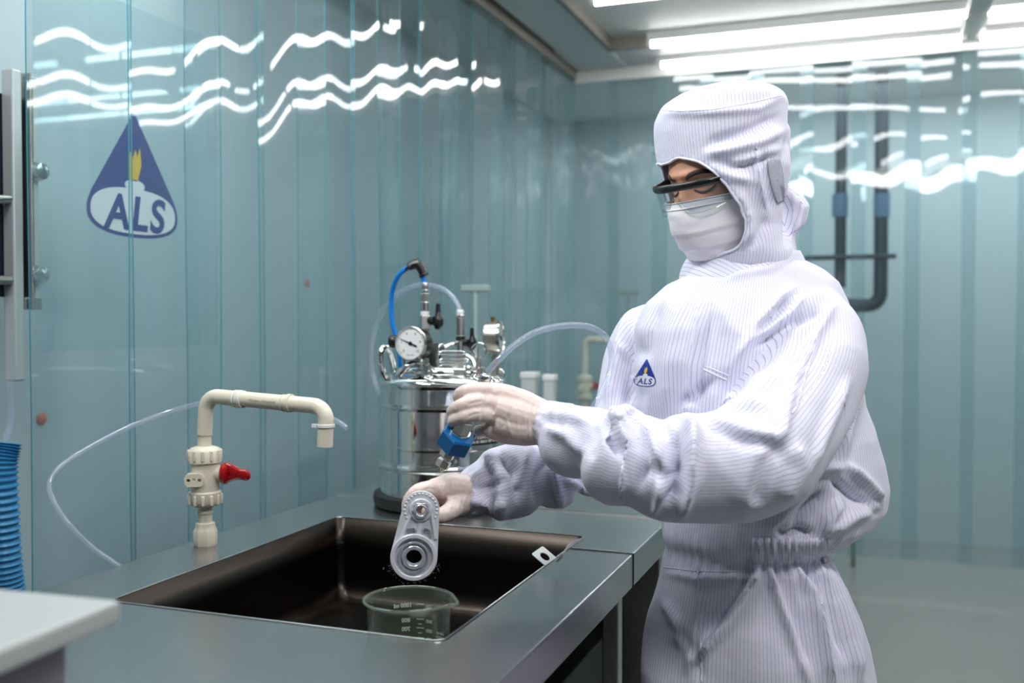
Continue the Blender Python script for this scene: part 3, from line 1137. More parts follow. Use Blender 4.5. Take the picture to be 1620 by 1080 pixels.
# black valve handles
def valve(cx, cy_, d, s=1.0):
    mb = MB()
    mb.tube([Q(cx-12*s, cy_+2, d), Q(cx-2*s, cy_+2, d-0.01)], [0.010*s, 0.011*s], 14)
    mb.tube(smooth_path([Q(cx+1, cy_+16*s, d-0.012), Q(cx+2*s, cy_+8*s, d-0.012), Q(cx+3*s, cy_, d-0.012), Q(cx+2*s, cy_-10*s, d-0.012), Q(cx+2*s, cy_-25*s, d-0.012)], 5),
            [0.005*s, 0.0125*s, 0.0115*s, 0.0065*s, 0.0048*s], 14)
    mb.build('valve_handle', M['black'], tank)


valve(691, 505, 2.33, 1.0)
valve(745, 540, 2.36, 0.85)
# outlet fitting with clear hose
stack('outlet_fitting', 728, [(578, 556, 0.011, 'satin', 6), (556, 540, 0.009, 'chrome2', 16), (540, 531, 0.0125, 'chrome2', 6), (531, 503, 0.0102, 'satin', 20), (503, 498, 0.0112, 'chrome2', 20), (498, 490, 0.0085, 'white', 20)], 2.36, M)
tubeobj('lid_arm', [Q(700, 551, 2.33), Q(715, 545, 2.34), Q(728, 543, 2.36), Q(742, 552, 2.36), Q(752, 566, 2.36)], 0.006, M['chrome'])
tubeobj('lid_arm', [Q(738, 562, 2.32), Q(748, 570, 2.31), Q(752, 585, 2.30), Q(752, 600, 2.30)], 0.0055, M['chrome'])
tubeobj('clear_hose', [Q(728, 493, 2.36), Q(722, 478, 2.37), Q(706, 460, 2.39), Q(680, 451, 2.42), Q(650, 454, 2.45), Q(618, 475, 2.48), Q(597, 510, 2.50), Q(588, 550, 2.51), Q(590, 590, 2.51), Q(597, 615, 2.50), Q(612, 640, 2.50), Q(640, 700, 2.51)], 0.0062, M['tubeclear'], n=16)
# pull ring on the safety valve
rc = Q(758, 554, 2.28)
rr_ = [rc+CR*(0.0165*math.cos(a))+CU*(0.0165*math.sin(a)) for a in [2*PI*k/28 for k in range(28)]]
MB().tube(rr_, 0.0018, 8, closed=True).build('pull_ring', M['chrome'], tank)
MB().tube([Q(757, 545, 2.28), Q(757, 580, 2.28)], [0.002, 0.006], 10).build('safety_valve', M['chrome2'], tank)


# gauges
def gauge(c, nrm, R, depth, bodym, facem, up, name, dial=True):
    nrm = Vector(nrm).normalized()
    up = Vector(up)
    up = (up-nrm*up.dot(nrm)).normalized()
    u = up.cross(nrm)
    g_ = thing_part(name, tank)
    b = MB().lathe(c-nrm*depth, nrm, [(R*0.55, -0.004), (R*0.93, 0), (R*0.95, 0.003), (R*0.95, depth-0.004)], 48)
    o = b.build(name, bodym, tank)
    MB().lathe(c-nrm*0.006, nrm, [(R*0.95, 0), (R, 0.001), (R, 0.0065), (R*0.94, 0.0075), (R*0.90, 0.004)], 48, caps=False).build('bezel', M['chrome2'], o)
    MB().lathe(c-nrm*0.005, nrm, [(R*0.93, 0), (R*0.93, 0.003)], 48).build('dial', facem, o)
    mk = MB()
    for k in range(41):
        a = math.radians(225-270*k/40)
        d = u*math.cos(a)+up*math.sin(a)
        big = k % 5 == 0
        p = c+d*R*(0.80 if big else 0.83)-nrm*0.0018
        Mx = Matrix((d, nrm.cross(d), nrm)).transposed()
        mk.box(p, (R*(0.12 if big else 0.06), R*0.022, 0.0002), Mx)
    for k in range(6):
        a = math.radians(225-270*k/5)
        d = u*math.cos(a)+up*math.sin(a)
        place_text(mk, str(k*2), c+d*R*0.62-nrm*0.002, u, up, R*0.22, 0, lift=0, extrude=0.0001)
    place_text(mk, 'bar psi', c-up*R*0.66-nrm*0.002, u, up, R*0.17, 0, lift=0, extrude=0.0001)
    mk.build('markings', M['black'], o, smooth=False)
    nd = MB()
    a = math.radians(158)
    d = u*math.cos(a)+up*math.sin(a)
    w = nrm.cross(d)
    nd.add([c+d*R*0.80, c-w*R*0.04, c-d*R*0.45-w*R*0.05, c-d*R*0.45+w*R*0.05, c+w*R*0.04,
            c+d*R*0.80-nrm*.0006, c-w*R*0.04-nrm*.0006, c-d*R*0.45-w*R*0.05-nrm*.0006, c-d*R*0.45+w*R*0.05-nrm*.0006, c+w*R*0.04-nrm*.0006],
           [(0, 1, 2, 3, 4), (9, 8, 7, 6, 5), (0, 5, 6, 1), (1, 6, 7, 2), (2, 7, 8, 3), (3, 8, 9, 4), (4, 9, 5, 0)])
    nd.lathe(c-nrm*0.001, nrm, [(R*0.11, 0), (R*0.11, 0.0016), (R*0.05, 0.002)], 16)
    nd.build('needle', M['black'], o, smooth=False)
    return o


def thing_part(n, t):
    return None


gauge(Q(649, 543, 2.24), -CF*1.0-CR*0.42+CU*0.05, 0.039, 0.040, M['black'], M['white'], (0, 0, 1), 'black_gauge')
MB().lathe(Q(630, 540, 2.285), -CR, [(0.013, 0), (0.015, 0.003), (0.015, 0.016), (0.011, 0.022)], 16).build('gauge_knob', M['black'], tank)
MB().tube([Q(660, 562, 2.30), Q(668, 580, 2.29)], 0.009, 12).build('gauge_stem', M['chrome2'], tank)
for xx in (638, 650, 662):
    MB().tube([Q(xx, 566, 2.27), Q(xx+1, 576, 2.27)], 0.004, 8).build('small_fitting', M['chrome'], tank)
gauge(Q(793, 534, 2.34), CR*0.95-CF*0.17+CU*0.02, 0.040, 0.036, M['satin'], mat('grey_dial', (170, 176, 178), 0.4), (0, 0, 1), 'steel_gauge')
MB().lathe(Q(780, 509, 2.34), Zv, [(0.004, 0), (0.004, 0.004), (0.006, 0.006), (0.006, 0.010), (0.003, 0.012)], 12).build('brass_plug', mat('brass', (150, 125, 60), 0.3, 1.0), tank)
stack('gauge_socket', 783, [(600, 562, 0.010, 'satin', 6)], 2.35, M)
for (x, y_) in ((741, 590), (741, 582)):
    MB().ell(Q(x, y_, 2.25), (0.007, 0.007, 0.007), 14, 10).build('ball_nut', M['chrome'], tank)
MB().lathe(Q(741, 592, 2.27), -CF, [(0.009, 0), (0.009, 0.02), (0.004, 0.023)], 14).build('cap_nut', M['chrome'], tank)
MB().lathe(Q(694, 590, 2.27), -CF, [(0.010, 0), (0.010, 0.012), (0.004, 0.016)], 14).build('cap_nut', M['chrome'], tank)


# black instruction label wrapped on the tank front
def on_tank(s, z, lift):
    return Vector((TX+(TR+lift)*math.cos(s), TY+(TR+lift)*math.sin(s), ZT+z))


s_mid = math.atan2(P(780, 690, 2.24).y-TY, P(780, 690, 2.24).x-TX)
lb = MB()
z0, z1 = zz(706), zz(682)
a0, a1 = s_mid-0.42, s_mid+0.42
rings = []
for k in range(15):
    s = a0+(a1-a0)*k/14
    rings.append([on_tank(s, z0, 0.0006), on_tank(s, z1, 0.0006), on_tank(s, z1, 0.0012), on_tank(s, z0, 0.0012)])
lb.loft(rings)
for i, tx in enumerate(('PRESSURE TANK 10 L', 'SPRAY CONTROL UNIT', 'P/N 01 MAX WP 0.4')):
    me = text_mesh(tx, 0.009, 0.0001, 0.0002)
    lb.add([on_tank(s_mid-0.05+q.co.x/TR, (z0+z1)/2+(1-i)*0.0095+q.co.y, 0.0014+q.co.z) for q in me.vertices], [tuple(p.vertices) for p in me.polygons], 1)
lb.build('instruction_label', [M['black'], M['print']], tank, smooth=False)
lb = MB()
s_m2 = math.atan2(P(724, 628, 2.20).y-TY, P(724, 628, 2.20).x-TX)
rings = []
for k in range(6):
    s = s_m2-0.09+0.18*k/5
    rings.append([on_tank(s, zz(633), 0.0006), on_tank(s, zz(623), 0.0006), on_tank(s, zz(623), 0.0012), on_tank(s, zz(633), 0.0012)])
lb.loft(rings)
lb.build('small_white_label', M['white'], tank, smooth=False)
# ================================================================ PERSON
from mathutils.bvhtree import BVHTree
CV = M['suit_body'] = None


def suit_material(name, base, line, spacing=0.0056, duty=0.13):
    m, n, l = nodes_of(name)
    b = n['Principled BSDF']
    b.inputs['Roughness'].default_value = 0.62
    b.inputs['Sheen Weight'].default_value = 0.15
    at = n.new('ShaderNodeAttribute')
    at.attribute_name = 'stripe'
    dv = n.new('ShaderNodeMath')
    dv.operation = 'DIVIDE'
    dv.inputs[1].default_value = spacing
    fr = n.new('ShaderNodeMath')
    fr.operation = 'FRACT'
    lt = n.new('ShaderNodeMath')
    lt.operation = 'LESS_THAN'
    lt.inputs[1].default_value = duty
    l.new(at.outputs['Fac'], dv.inputs[0])
    l.new(dv.outputs[0], fr.inputs[0])
    l.new(fr.outputs[0], lt.inputs[0])
    mx = n.new('ShaderNodeMix')
    mx.data_type = 'RGBA'
    mx.inputs['A'].default_value = lin(base)
    mx.inputs['B'].default_value = lin(line)
    l.new(lt.outputs[0], mx.inputs['Factor'])
    l.new(mx.outputs['Result'], b.inputs['Base Color'])
    tc = n.new('ShaderNodeTexCoord')
    t = n.new('ShaderNodeTexNoise')
    t.inputs['Scale'].default_value = 55
    t.inputs['Detail'].default_value = 4
    l.new(tc.outputs['Object'], t.inputs['Vector'])
    bp = n.new('ShaderNodeBump')
    bp.inputs['Strength'].default_value = 0.25
    bp.inputs['Distance'].default_value = 0.004
    l.new(t.outputs['Fac'], bp.inputs['Height'])
    l.new(bp.outputs[0], b.inputs['Normal'])
    return m


M['suit'] = suit_material('pinstriped_cleanroom_fabric', (229, 227, 242), (166, 169, 212))
M['suitplain'] = mat('white_trim_fabric', (226, 226, 242), 0.6, bump=0.2, bscale=80)
M['glove'] = mat('latex_glove', (229, 211, 203), 0.42, vary=0.07, vscale=35, bump=0.25, bscale=120, Subsurface_Weight=0.1)
M['mask'] = mat('mask_fabric', (240, 236, 240), 0.75, bump=0.15, bscale=400)
M['skin'] = mat('skin', (206, 150, 120), 0.5, vary=0.06, vscale=30, Subsurface_Weight=0.08)
M['brow'] = mat('dark_brow', (52, 36, 32), 0.7)
M['lens'] = vinyl('clear_lens', (0.93, 0.955, 0.965), 0.02, 0.03)
M['ventmesh'] = mat('vent_mesh', (192, 193, 208), 0.7, vary=0.5, vscale=520)

CFn = np.array(CF)
CRn = np.array(CR)
CUn = np.array(CU)
FH = Vector((CF.x, CF.y, 0)).normalized()
person = thing('person', (P(1195, 1000, 1.68).x, P(1195, 1000, 1.68).y, 0),
               'person in a white pinstriped hooded coverall, face mask, glasses and gloves rinsing a metal part', 'person')
NR = 40


def row_ring(py, L, R, d, hd, e=2.0, n=NR):
    c = P((L+R)/2, py, d)
    hw = (R-L)/2/FPX*d
    out = []
    for k in range(n):
        a = 2*PI*k/n
        ca, sa = math.cos(a), math.sin(a)
        x = math.copysign(abs(ca)**(2/e), ca)
        y = math.copysign(abs(sa)**(2/e), sa)
        out.append(c+CR*(hw*x)+FH*(hd*y))
    return out


TD0 = 1.69
torso_rows = [(402, 1112, 1240, 1.69, .060), (412, 1098, 1272, 1.69, .078), (428, 1088, 1304, 1.69, .092), (446, 1052, 1326, 1.69, .104), (478, 1022, 1340, 1.69, .125),
              (520, 1004, 1346, 1.69, .140), (570, 1002, 1348, 1.69, .148), (640, 1006, 1358, 1.70, .155), (690, 1018, 1376, 1.70, .158), (730, 1028, 1392, 1.70, .160),
              (770, 1036, 1401, 1.71, .162), (800, 1042, 1398, 1.71, .158), (826, 1044, 1380, 1.70, .146), (846, 1045, 1340, 1.69, .130), (860, 1046, 1312, 1.69, .122)]
pants_rows = [(850, 1050, 1300, 1.69, .115), (872, 1046, 1306, 1.69, .122), (895, 1044, 1316, 1.69, .128), (930, 1034, 1334, 1.69, .142), (970, 1022, 1352, 1.69, .152),
              (1010, 1016, 1368, 1.69, .158), (1060, 1012, 1380, 1.69, .160), (1110, 1014, 1384, 1.69, .158), (1170, 1022, 1382, 1.69, .150), (1240, 1040, 1366, 1.69, .125), (1270, 1070, 1340, 1.69, .09)]
LSH = P(1288, 505, 1.62)
armL = [(P(1270, 490, 1.66), .060), (P(1296, 540, 1.60), .074), (P(1284, 610, 1.555), .080), (P(1245, 672, 1.51), .084), (P(1196, 722, 1.475), .088),
        (P(1130, 742, 1.465), .080), (P(1080, 741, 1.47), .081), (P(1046, 740, 1.475), .079), (P(1012, 718, 1.49), .063), (P(984, 722, 1.50), .080), (P(958, 705, 1.52), .055),
        (P(935, 698, 1.54), .056), (P(908, 700, 1.56), .060), (P(886, 682, 1.58), .049), (P(868, 671, 1.59), .037), (P(858, 669, 1.60), .033)]
armR = [(P(1075, 520, 1.78), .035), (P(1030, 530, 1.79), .056), (P(1000, 580, 1.785), .052), (P(985, 640, 1.76), .050), (P(975, 700, 1.73), .055), (P(935, 736, 1.71), .044),
        (P(905, 744, 1.70), .034), (P(880, 752, 1.69), .056), (P(850, 752, 1.68), .048), (P(820, 758, 1.67), .060), (P(790, 764, 1.66), .060), (P(765, 772, 1.65), .045), (P(746, 781, 1.64), .037), (P(735, 783, 1.635), .036)]


def arm_path(a, n=6):
    pts = smooth_path([p for p, r in a], n)
    rs = []
    rr0 = [r for p, r in a]
    for i in range(len(pts)):
        t = i/n
        k = min(int(t), len(rr0)-2)
        f = t-k
        f = f*f*(3-2*f)
        rs.append(rr0[k]+(rr0[k+1]-rr0[k])*f)
    return pts, rs


pL, rL = arm_path(armL)
pR, rR = arm_path(armR)
suit = MB()
suit.loft([row_ring(*r) for r in torso_rows])
suit.loft([row_ring(*r) for r in pants_rows])
suit.tube(pL, rL, 28)
suit.tube(pR, rR, 28)
for (ex, ey, rx_, ry_, d_, tl) in ((979, 750, 17, 54, 1.495, -8), (1034, 775, 18, 48, 1.475, -20), (912, 715, 30, 42, 1.56, 0), (800, 788, 17, 34, 1.645, 12), (884, 772, 13, 30, 1.68, -15)):
    suit.ell(P(ex, ey, d_), (rx_*d_/FPX, 0.045, ry_*d_/FPX), 20, 14, Matrix((CR, CF, CU)).transposed()@Matrix.Rotation(math.radians(tl), 3, 'Y'))
# legs down to the boots
pc0 = P(1198, 1060, 1.69)
side = Vector((-0.73, 0.68, 0))
fwd = Vector((-0.68, -0.73, 0))
LEGS = []
for sgn in (-1, 1):
    top_ = pc0+side*0.070*sgn
    lp = [Vector((top_.x, top_.y, .62)), Vector((top_.x, top_.y, .56))+side*.01*sgn, Vector((top_.x, top_.y, .45))+side*.02*sgn+fwd*.01, Vector((top_.x, top_.y, .22))+side*.02*sgn, Vector((top_.x, top_.y, .10))+side*.02*sgn]
    LEGS.append(lp)
    suit.tube(smooth_path(lp, 6), [.085, .095, .088, .082, .062], 24)
me = fuse(suit, 0.0055, 2, 0.5)
co = get_co(me)
NS = len(co)
# which part each vertex belongs to: 0 torso, 1 near arm, 2 far arm, 3/4 legs


def seg_info(V, pts, rs):
    pts = np.array([tuple(p) for p in pts])
    best = np.full(len(V), 1e9)
    ang = np.zeros(len(V))
    tt = np.zeros(len(V))
    tot = 0
    # transported frame
    u = None
    for i in range(len(pts)-1):
        a, b = pts[i], pts[i+1]
        ab = b-a
        L = np.linalg.norm(ab)
        t = ab/L
        if u is None:
            u = np.array([0, 0, 1.0])
        u = u-t*(u@t)
        u /= np.linalg.norm(u)
        w = np.cross(t, u)
        s = np.clip(((V-a)@t)/L, 0, 1)
        q = V-(a+np.outer(s, ab))
        dist = np.linalg.norm(q, axis=1)-(rs[i]+(rs[i+1]-rs[i])*s)
        m = dist < best
        best[m] = dist[m]
        ang[m] = np.arctan2((q@w)[m], -(q@u)[m])
        tt[m] = tot+s[m]*L
        tot += L
    return best, ang, tt


bL, aL, tL = seg_info(co, pL, rL)
bR, aR, tR = seg_info(co, pR, rR)
tc0 = np.array(P(1195, 700, 1.70))
inarmL = (bL < 0.016) & (tL > 0.05)
inarmR = (bR < 0.014) & (tR > 0.04) & ~inarmL
part = np.zeros(NS, int)
part[inarmL] = 1
part[inarmR] = 2
# ---- displacement: cloth folds
no = get_no(me)
px, py, dd = proj(co)
front = np.clip(-(no@CFn), 0, 1)**0.5


def seg_dist(px, py, line):
    best = np.full(len(px), 1e9)
    tt = np.zeros(len(px))
    tot = sum(math.dist(line[i], line[i+1]) for i in range(len(line)-1))
    run = 0
    for i in range(len(line)-1):
        ax, ay = line[i]
        bx_, by_ = line[i+1]
        L = math.dist(line[i], line[i+1])
        s = np.clip(((px-ax)*(bx_-ax)+(py-ay)*(by_-ay))/L**2, 0, 1)
        d = np.hypot(px-(ax+s*(bx_-ax)), py-(ay+s*(by_-ay)))
        m = d < best
        best[m] = d[m]
        tt[m] = (run+s[m]*L)/tot
        run += L
    return best, tt


# (parts, polyline in photo pixels, width px, height m)  +ridge / -valley
FOLDS = [
    # near sleeve
    ((1,), [(866, 655), (905, 660), (935, 668)], 9, .006), ((1,), [(868, 680), (900, 690), (925, 720)], 9, .006), ((1,), [(872, 645), (910, 646), (940, 650)], 7, .004),
    ((1,), [(868, 668), (895, 674)], 5, -.004), ((1,), [(930, 640), (940, 680), (925, 730)], 12, -.007),
    ((1,), [(966, 642), (985, 690), (1000, 718), (985, 790)], 9, .011), ((1,), [(952, 650), (965, 690), (985, 722)], 7, -.010),
    ((1,), [(1000, 650), (1020, 690), (1015, 740), (1006, 775)], 10, -.009), ((1,), [(985, 640), (1010, 660), (1030, 690), (1050, 740)], 8, .007),
    ((1,), [(1040, 660), (1060, 700), (1070, 745), (1040, 760)], 11, -.009), ((1,), [(1018, 745), (1030, 742), (1038, 752)], 10, -.004),
    ((1,), [(1084, 655), (1097, 690), (1095, 760), (1080, 815)], 10, .014), ((1,), [(1070, 665), (1076, 720), (1066, 780), (1045, 800)], 9, -.012),
    ((1,), [(1042, 750), (1045, 790), (1032, 815)], 7, .010), ((1,), [(1090, 646), (1150, 638), (1210, 640)], 10, .009),
    ((1,), [(1110, 655), (1170, 680), (1235, 697)], 12, .006), ((1,), [(1120, 675), (1180, 700), (1225, 705)], 10, -.004),
    ((1,), [(1236, 700), (1215, 730), (1190, 800)], 12, -.007), ((1,), [(1205, 700), (1200, 760), (1180, 810)], 26, .006),
    ((1,), [(1255, 700), (1262, 740), (1235, 790)], 14, .007), ((1,), [(1255, 610), (1242, 660), (1236, 700)], 8, .006),
    ((1, 0), [(1320, 480), (1290, 530), (1272, 570), (1255, 610)], 8, .007), ((1, 0), [(1300, 500), (1262, 540), (1240, 590)], 8, -.006),
    ((1, 0), [(1308, 465), (1270, 480), (1235, 510), (1190, 540)], 10, .008), ((1, 0), [(1300, 490), (1250, 510), (1200, 545)], 7, -.008),
    ((0, 1), [(1255, 455), (1230, 480), (1195, 520), (1165, 575)], 9, .009), ((0, 1), [(1245, 470), (1222, 500), (1192, 530)], 6, -.009),
    ((0, 1), [(1275, 560), (1240, 580), (1215, 600), (1190, 632)], 9, .005), ((0,), [(1130, 600), (1105, 620), (1080, 640)], 9, -.006),
    ((1,), [(1345, 600), (1320, 660), (1280, 740)], 10, .006),
    # far sleeve
    ((2,), [(742, 760), (765, 745), (790, 715)], 6, .006), ((2,), [(745, 775), (770, 770), (800, 760)], 5, -.006), ((2,), [(742, 792), (768, 795), (785, 815)], 6, .006),
    ((2,), [(770, 720), (790, 745), (795, 790), (790, 818)], 8, .010), ((2,), [(790, 715), (815, 745), (820, 790)], 8, -.010), ((2,), [(840, 705), (825, 745), (815, 780)], 6, .007),
    ((2,), [(865, 720), (850, 760), (845, 790)], 7, -.007), ((2,), [(872, 735), (885, 780), (888, 800)], 6, .009), ((2,), [(895, 760), (930, 775), (960, 768)], 6, .006),
    ((2, 0), [(1000, 490), (985, 530), (972, 580), (960, 640)], 8, .007), ((2, 0), [(1010, 540), (1005, 580), (990, 640)], 9, -.010), ((2, 0), [(985, 545), (1000, 575), (1015, 600)], 6, .007),
    # chest
    ((0,), [(1045, 470), (1025, 530), (1015, 590), (1010, 650)], 9, -.006), ((0,), [(1080, 470), (1060, 540), (1050, 640)], 14, .004),
    ((0,), [(1108, 470), (1100, 520), (1092, 600), (1085, 650)], 7, .004), ((0,), [(1125, 500), (1112, 560), (1104, 640)], 8, -.005), ((0,), [(1140, 480), (1160, 530), (1150, 600)], 12, .005),
    ((0,), [(1260, 400), (1215, 425), (1150, 440)], 8, .004),
    # back and blouse over the waist
    ((0,), [(1352, 520), (1350, 600), (1340, 680), (1335, 730)], 9, .007), ((0,), [(1335, 740), (1290, 742), (1260, 760)], 7, .008), ((0,), [(1340, 735), (1370, 760), (1395, 790)], 8, .009),
    ((0,), [(1320, 760), (1355, 790), (1385, 810)], 8, -.009), ((0,), [(1300, 780), (1270, 810), (1255, 835)], 7, -.008), ((0,), [(1330, 790), (1310, 820), (1305, 845)], 8, .009),
    ((0,), [(1390, 800), (1350, 815), (1315, 840)], 9, .007), ((0,), [(1285, 760), (1250, 800), (1210, 840)], 8, .007), ((0,), [(1230, 835), (1240, 845), (1265, 838), (1285, 845)], 6, -.008),
    # trousers
    ((0,), [(1204, 893), (1180, 935), (1150, 985), (1100, 1045)], 8, .011), ((0,), [(1190, 900), (1160, 950), (1120, 1000)], 9, -.009),
    ((0,), [(1215, 893), (1235, 950), (1262, 1020), (1280, 1080)], 8, .008), ((0,), [(1230, 900), (1262, 980), (1275, 1060)], 12, -.006),
    ((0,), [(1255, 890), (1285, 940), (1305, 1010), (1315, 1080)], 8, .008), ((0,), [(1290, 885), (1325, 940), (1350, 1010), (1360, 1080)], 10, .008),
    ((0,), [(1275, 890), (1310, 960), (1335, 1040)], 8, -.007), ((0,), [(1103, 890), (1105, 950), (1100, 1000), (1085, 1060)], 7, .005),
    ((0,), [(1050, 990), (1085, 1010), (1105, 1040), (1108, 1080)], 9, -.003), ((0,), [(1045, 950), (1070, 985), (1075, 1020)], 10, .007),
    ((0,), [(1048, 905), (1100, 915), (1200, 912)], 7, .004),
]
disp = np.zeros(NS)
for parts, line, w, h in FOLDS:
    xs = [q[0] for q in line]
    ysx = [q[1] for q in line]
    m = (px > min(xs)-4*w) & (px < max(xs)+4*w) & (py > min(ysx)-4*w) & (py < max(ysx)+4*w) & np.isin(part, parts) & (front > 0.1)
    idx = np.nonzero(m)[0]
    if not len(idx):
        continue
    d_, t_ = seg_dist(px[idx], py[idx], line)
    wt = w*(0.75+0.25*np.sin(PI*t_))
    prof_ = np.exp(-(d_/wt)**2)
    taper = np.clip(np.minimum(t_, 1-t_)*5+0.25, 0, 1)
    disp[idx] += 2.1*h*prof_*taper*front[idx]
# free wrinkles everywhere
for i in range(NS):
    p = Vector(co[i])
    a = noise.noise(Vector((p.x*7, p.y*7, p.z*5.5))+Vector((3.1, 0, 0)))
    b = noise.noise(Vector((p.x*19, p.y*19, p.z*13)))
    ridg = 1-abs(noise.noise(Vector((p.x*11+4, p.y*11, p.z*8))))*2
    disp[i] += 0.007*a+0.0020*b+0.0035*(ridg-0.5)
# elastic gathers at cuffs and waist
tLm, tRm = tL.max(), tR.max()
g = np.exp(-((tLm-0.012-tL)/0.028)**2)*inarmL
disp += g*0.0030*np.sin(aL*17)+np.exp(-((tLm-0.020-tL)/0.006)**2)*inarmL*-0.004
g = np.exp(-((tRm-0.012-tR)/0.030)**2)*inarmR
disp += g*0.0030*np.sin(aR*16)+np.exp(-((tRm-0.018-tR)/0.006)**2)*inarmR*-0.003
flat_ = np.exp(-(((px-1019)/24)**4+((py-592)/28)**4))
disp *= (1-flat_*0.85)
tang = np.arctan2((co-tc0)@np.array(FH), (co-tc0)@CRn)
zw = P(1195, 868, 1.69).z
g = np.exp(-((co[:, 2]-zw)/0.035)**2)*(part == 0)*(0.35+0.65*(px > 1180))
disp += g*0.0045*np.sin(tang*44+3*np.sin(tang*5))
disp += -0.006*np.exp(-((co[:, 2]-zw)/0.018)**2)*(part == 0)
co2 = co+no*disp[:, None]
set_co(me, co2)
co = co2
# stripe coordinate per corner
nl = len(me.loops)
lv = np.empty(nl, int)
me.loops.foreach_get('vertex_index', lv)
ls = np.empty(len(me.polygons), int)
me.polygons.foreach_get('loop_start', ls)
lt = np.empty(len(me.polygons), int)
me.polygons.foreach_get('loop_total', lt)
fidx = np.repeat(np.arange(len(me.polygons)), lt)
fpart = np.array([0]*len(me.polygons))
cnt = np.zeros((len(me.polygons), 3))
for k in range(3):
    np.add.at(cnt[:, k], fidx, (part[lv] == k))
fpart = cnt.argmax(axis=1)
angs = [tang, aL, aR]
radk = [0.165, 0.078, 0.055]
val = np.zeros(nl)
first = lv[ls]
for k in range(3):
    A = angs[k]
    a = A[lv]
    ref = A[first][fidx]
    a = ref+(a-ref+PI) % (2*PI)-PI
    v = a*radk[k]
    if k == 0:
        # chest panels lean: stripes follow the front opening
        v = v-0.10*np.clip(co[lv][:, 2]-0.95, 0, 1)
    m = fpart[fidx] == k
    val[m] = v[m]
at = me.attributes.new('stripe', 'FLOAT', 'CORNER')
at.data.foreach_set('value', val.astype(np.float32))
me.materials.clear()
me.materials.append(M['suit'])
cover = link('coverall', me, person, angle=180)
co_f = get_co(me)
BV = BVHTree.FromPolygons([tuple(c) for c in co_f], [tuple(p.vertices) for p in me.polygons])


def on_suit(x, y, lift=0.001, bv=None):
    dr = (P(x, y, 1)-CAM).normalized()
    h_, n_, i_, d_ = (bv or BV).ray_cast(CAM, dr)
    if h_ is None:
        return None
    return h_-dr*lift


def seam(nm, line, r=0.0011, m=None, bv=None, parent=None, step=6, wob=0.0):
    pts = []
    for i in range(len(line)-1):
        (x0, y0), (x1, y1) = line[i], line[i+1]
        k = max(1, int(math.dist(line[i], line[i+1])/step))
        for j in range(k):
            pts.append((x0+(x1-x0)*j/k, y0+(y1-y0)*j/k))
    pts.append(line[-1])
    q = [on_suit(x+wob*math.sin(i*1.9), y+wob*math.cos(i*1.3), 0.0003, bv) for i, (x, y) in enumerate(pts)]
    q = [p for p in q if p is not None]
    if len(q) < 3:
        return
    good = [q[0]]
    for p in q[1:]:
        if (p-good[-1]).length < 0.05:
            good.append(p)
    return MB().tube(good, r, 6).build(nm, m or M['suitplain'], parent or cover)


# stand collar round the hood
def collar_pt(a, t, off=0.0):
    # t 0 = top edge, 1 = shoulder seam
    ca, sa = math.cos(a), math.sin(a)
    cx_ = 1176+(-2)*t
    hw = 87+12*t+4*math.sin(PI*t)
    py = 401+44*t-5*ca*(1-t)-6*ca*t+(16*t+4)*(-sa)*0.9
    c = P(cx_, py, 1.69)
    return c+CR*((hw/FPX*1.69+off)*ca)+FH*((0.088+0.020*t+off)*sa)


cb = MB()
ncol = 72
rings = []
for off, ts in ((0.0, [i/10 for i in range(11)]), (-0.004, [1-i/10 for i in range(11)])):
    for t in ts:
        rings.append([collar_pt(2*PI*k/ncol, t, off+0.0016*math.sin(k*0.9+t*3)*math.sin(k*.37)) for k in range(ncol)])
cb.loft(rings, closed=True)
cme = cb.mesh('collar', [M['suit']])
ca_ = get_co(cme)
tg = np.arctan2((ca_-tc0)@np.array(FH), (ca_-tc0)@CRn)
at = cme.attributes.new('stripe', 'FLOAT', 'POINT')
at.data.foreach_set('value', (0.06*np.cos(tg)+ca_[:, 2]*0.8).astype(np.float32))
link('collar', cme, cover, angle=180)
seam('front_placket', [(1106, 462), (1100, 520), (1090, 590), (1084, 645)], 0.0016, wob=0.8)
seam('front_placket', [(1128, 462), (1118, 520), (1110, 590), (1104, 640)], 0.0013, wob=0.8)
seam('sleeve_seam', [(1298, 515), (1290, 545), (1276, 590), (1262, 640), (1254, 655)], 0.0014, wob=1.2)
seam('pocket_welt', [(1113, 584), (1130, 592), (1150, 601)], 0.0016)
seam('pocket_welt', [(1116, 579), (1133, 586), (1152, 594)], 0.0012)
seam('front_fly_seam', [(1104, 896), (1106, 950), (1108, 1010), (1110, 1078)], 0.0015, wob=1.0)
seam('side_seam', [(1290, 900), (1300, 950), (1312, 1010), (1322, 1078)], 0.0018, wob=0.8)
seam('side_seam', [(1308, 900), (1318, 950), (1330, 1010), (1338, 1078)], 0.0012, wob=0.8)
seam('waist_seam', [(1050, 897), (1100, 903), (1160, 904), (1196, 898)], 0.0012)
seam('back_seam', [(1335, 610), (1338, 680), (1330, 735), (1285, 745), (1262, 762)], 0.0011)
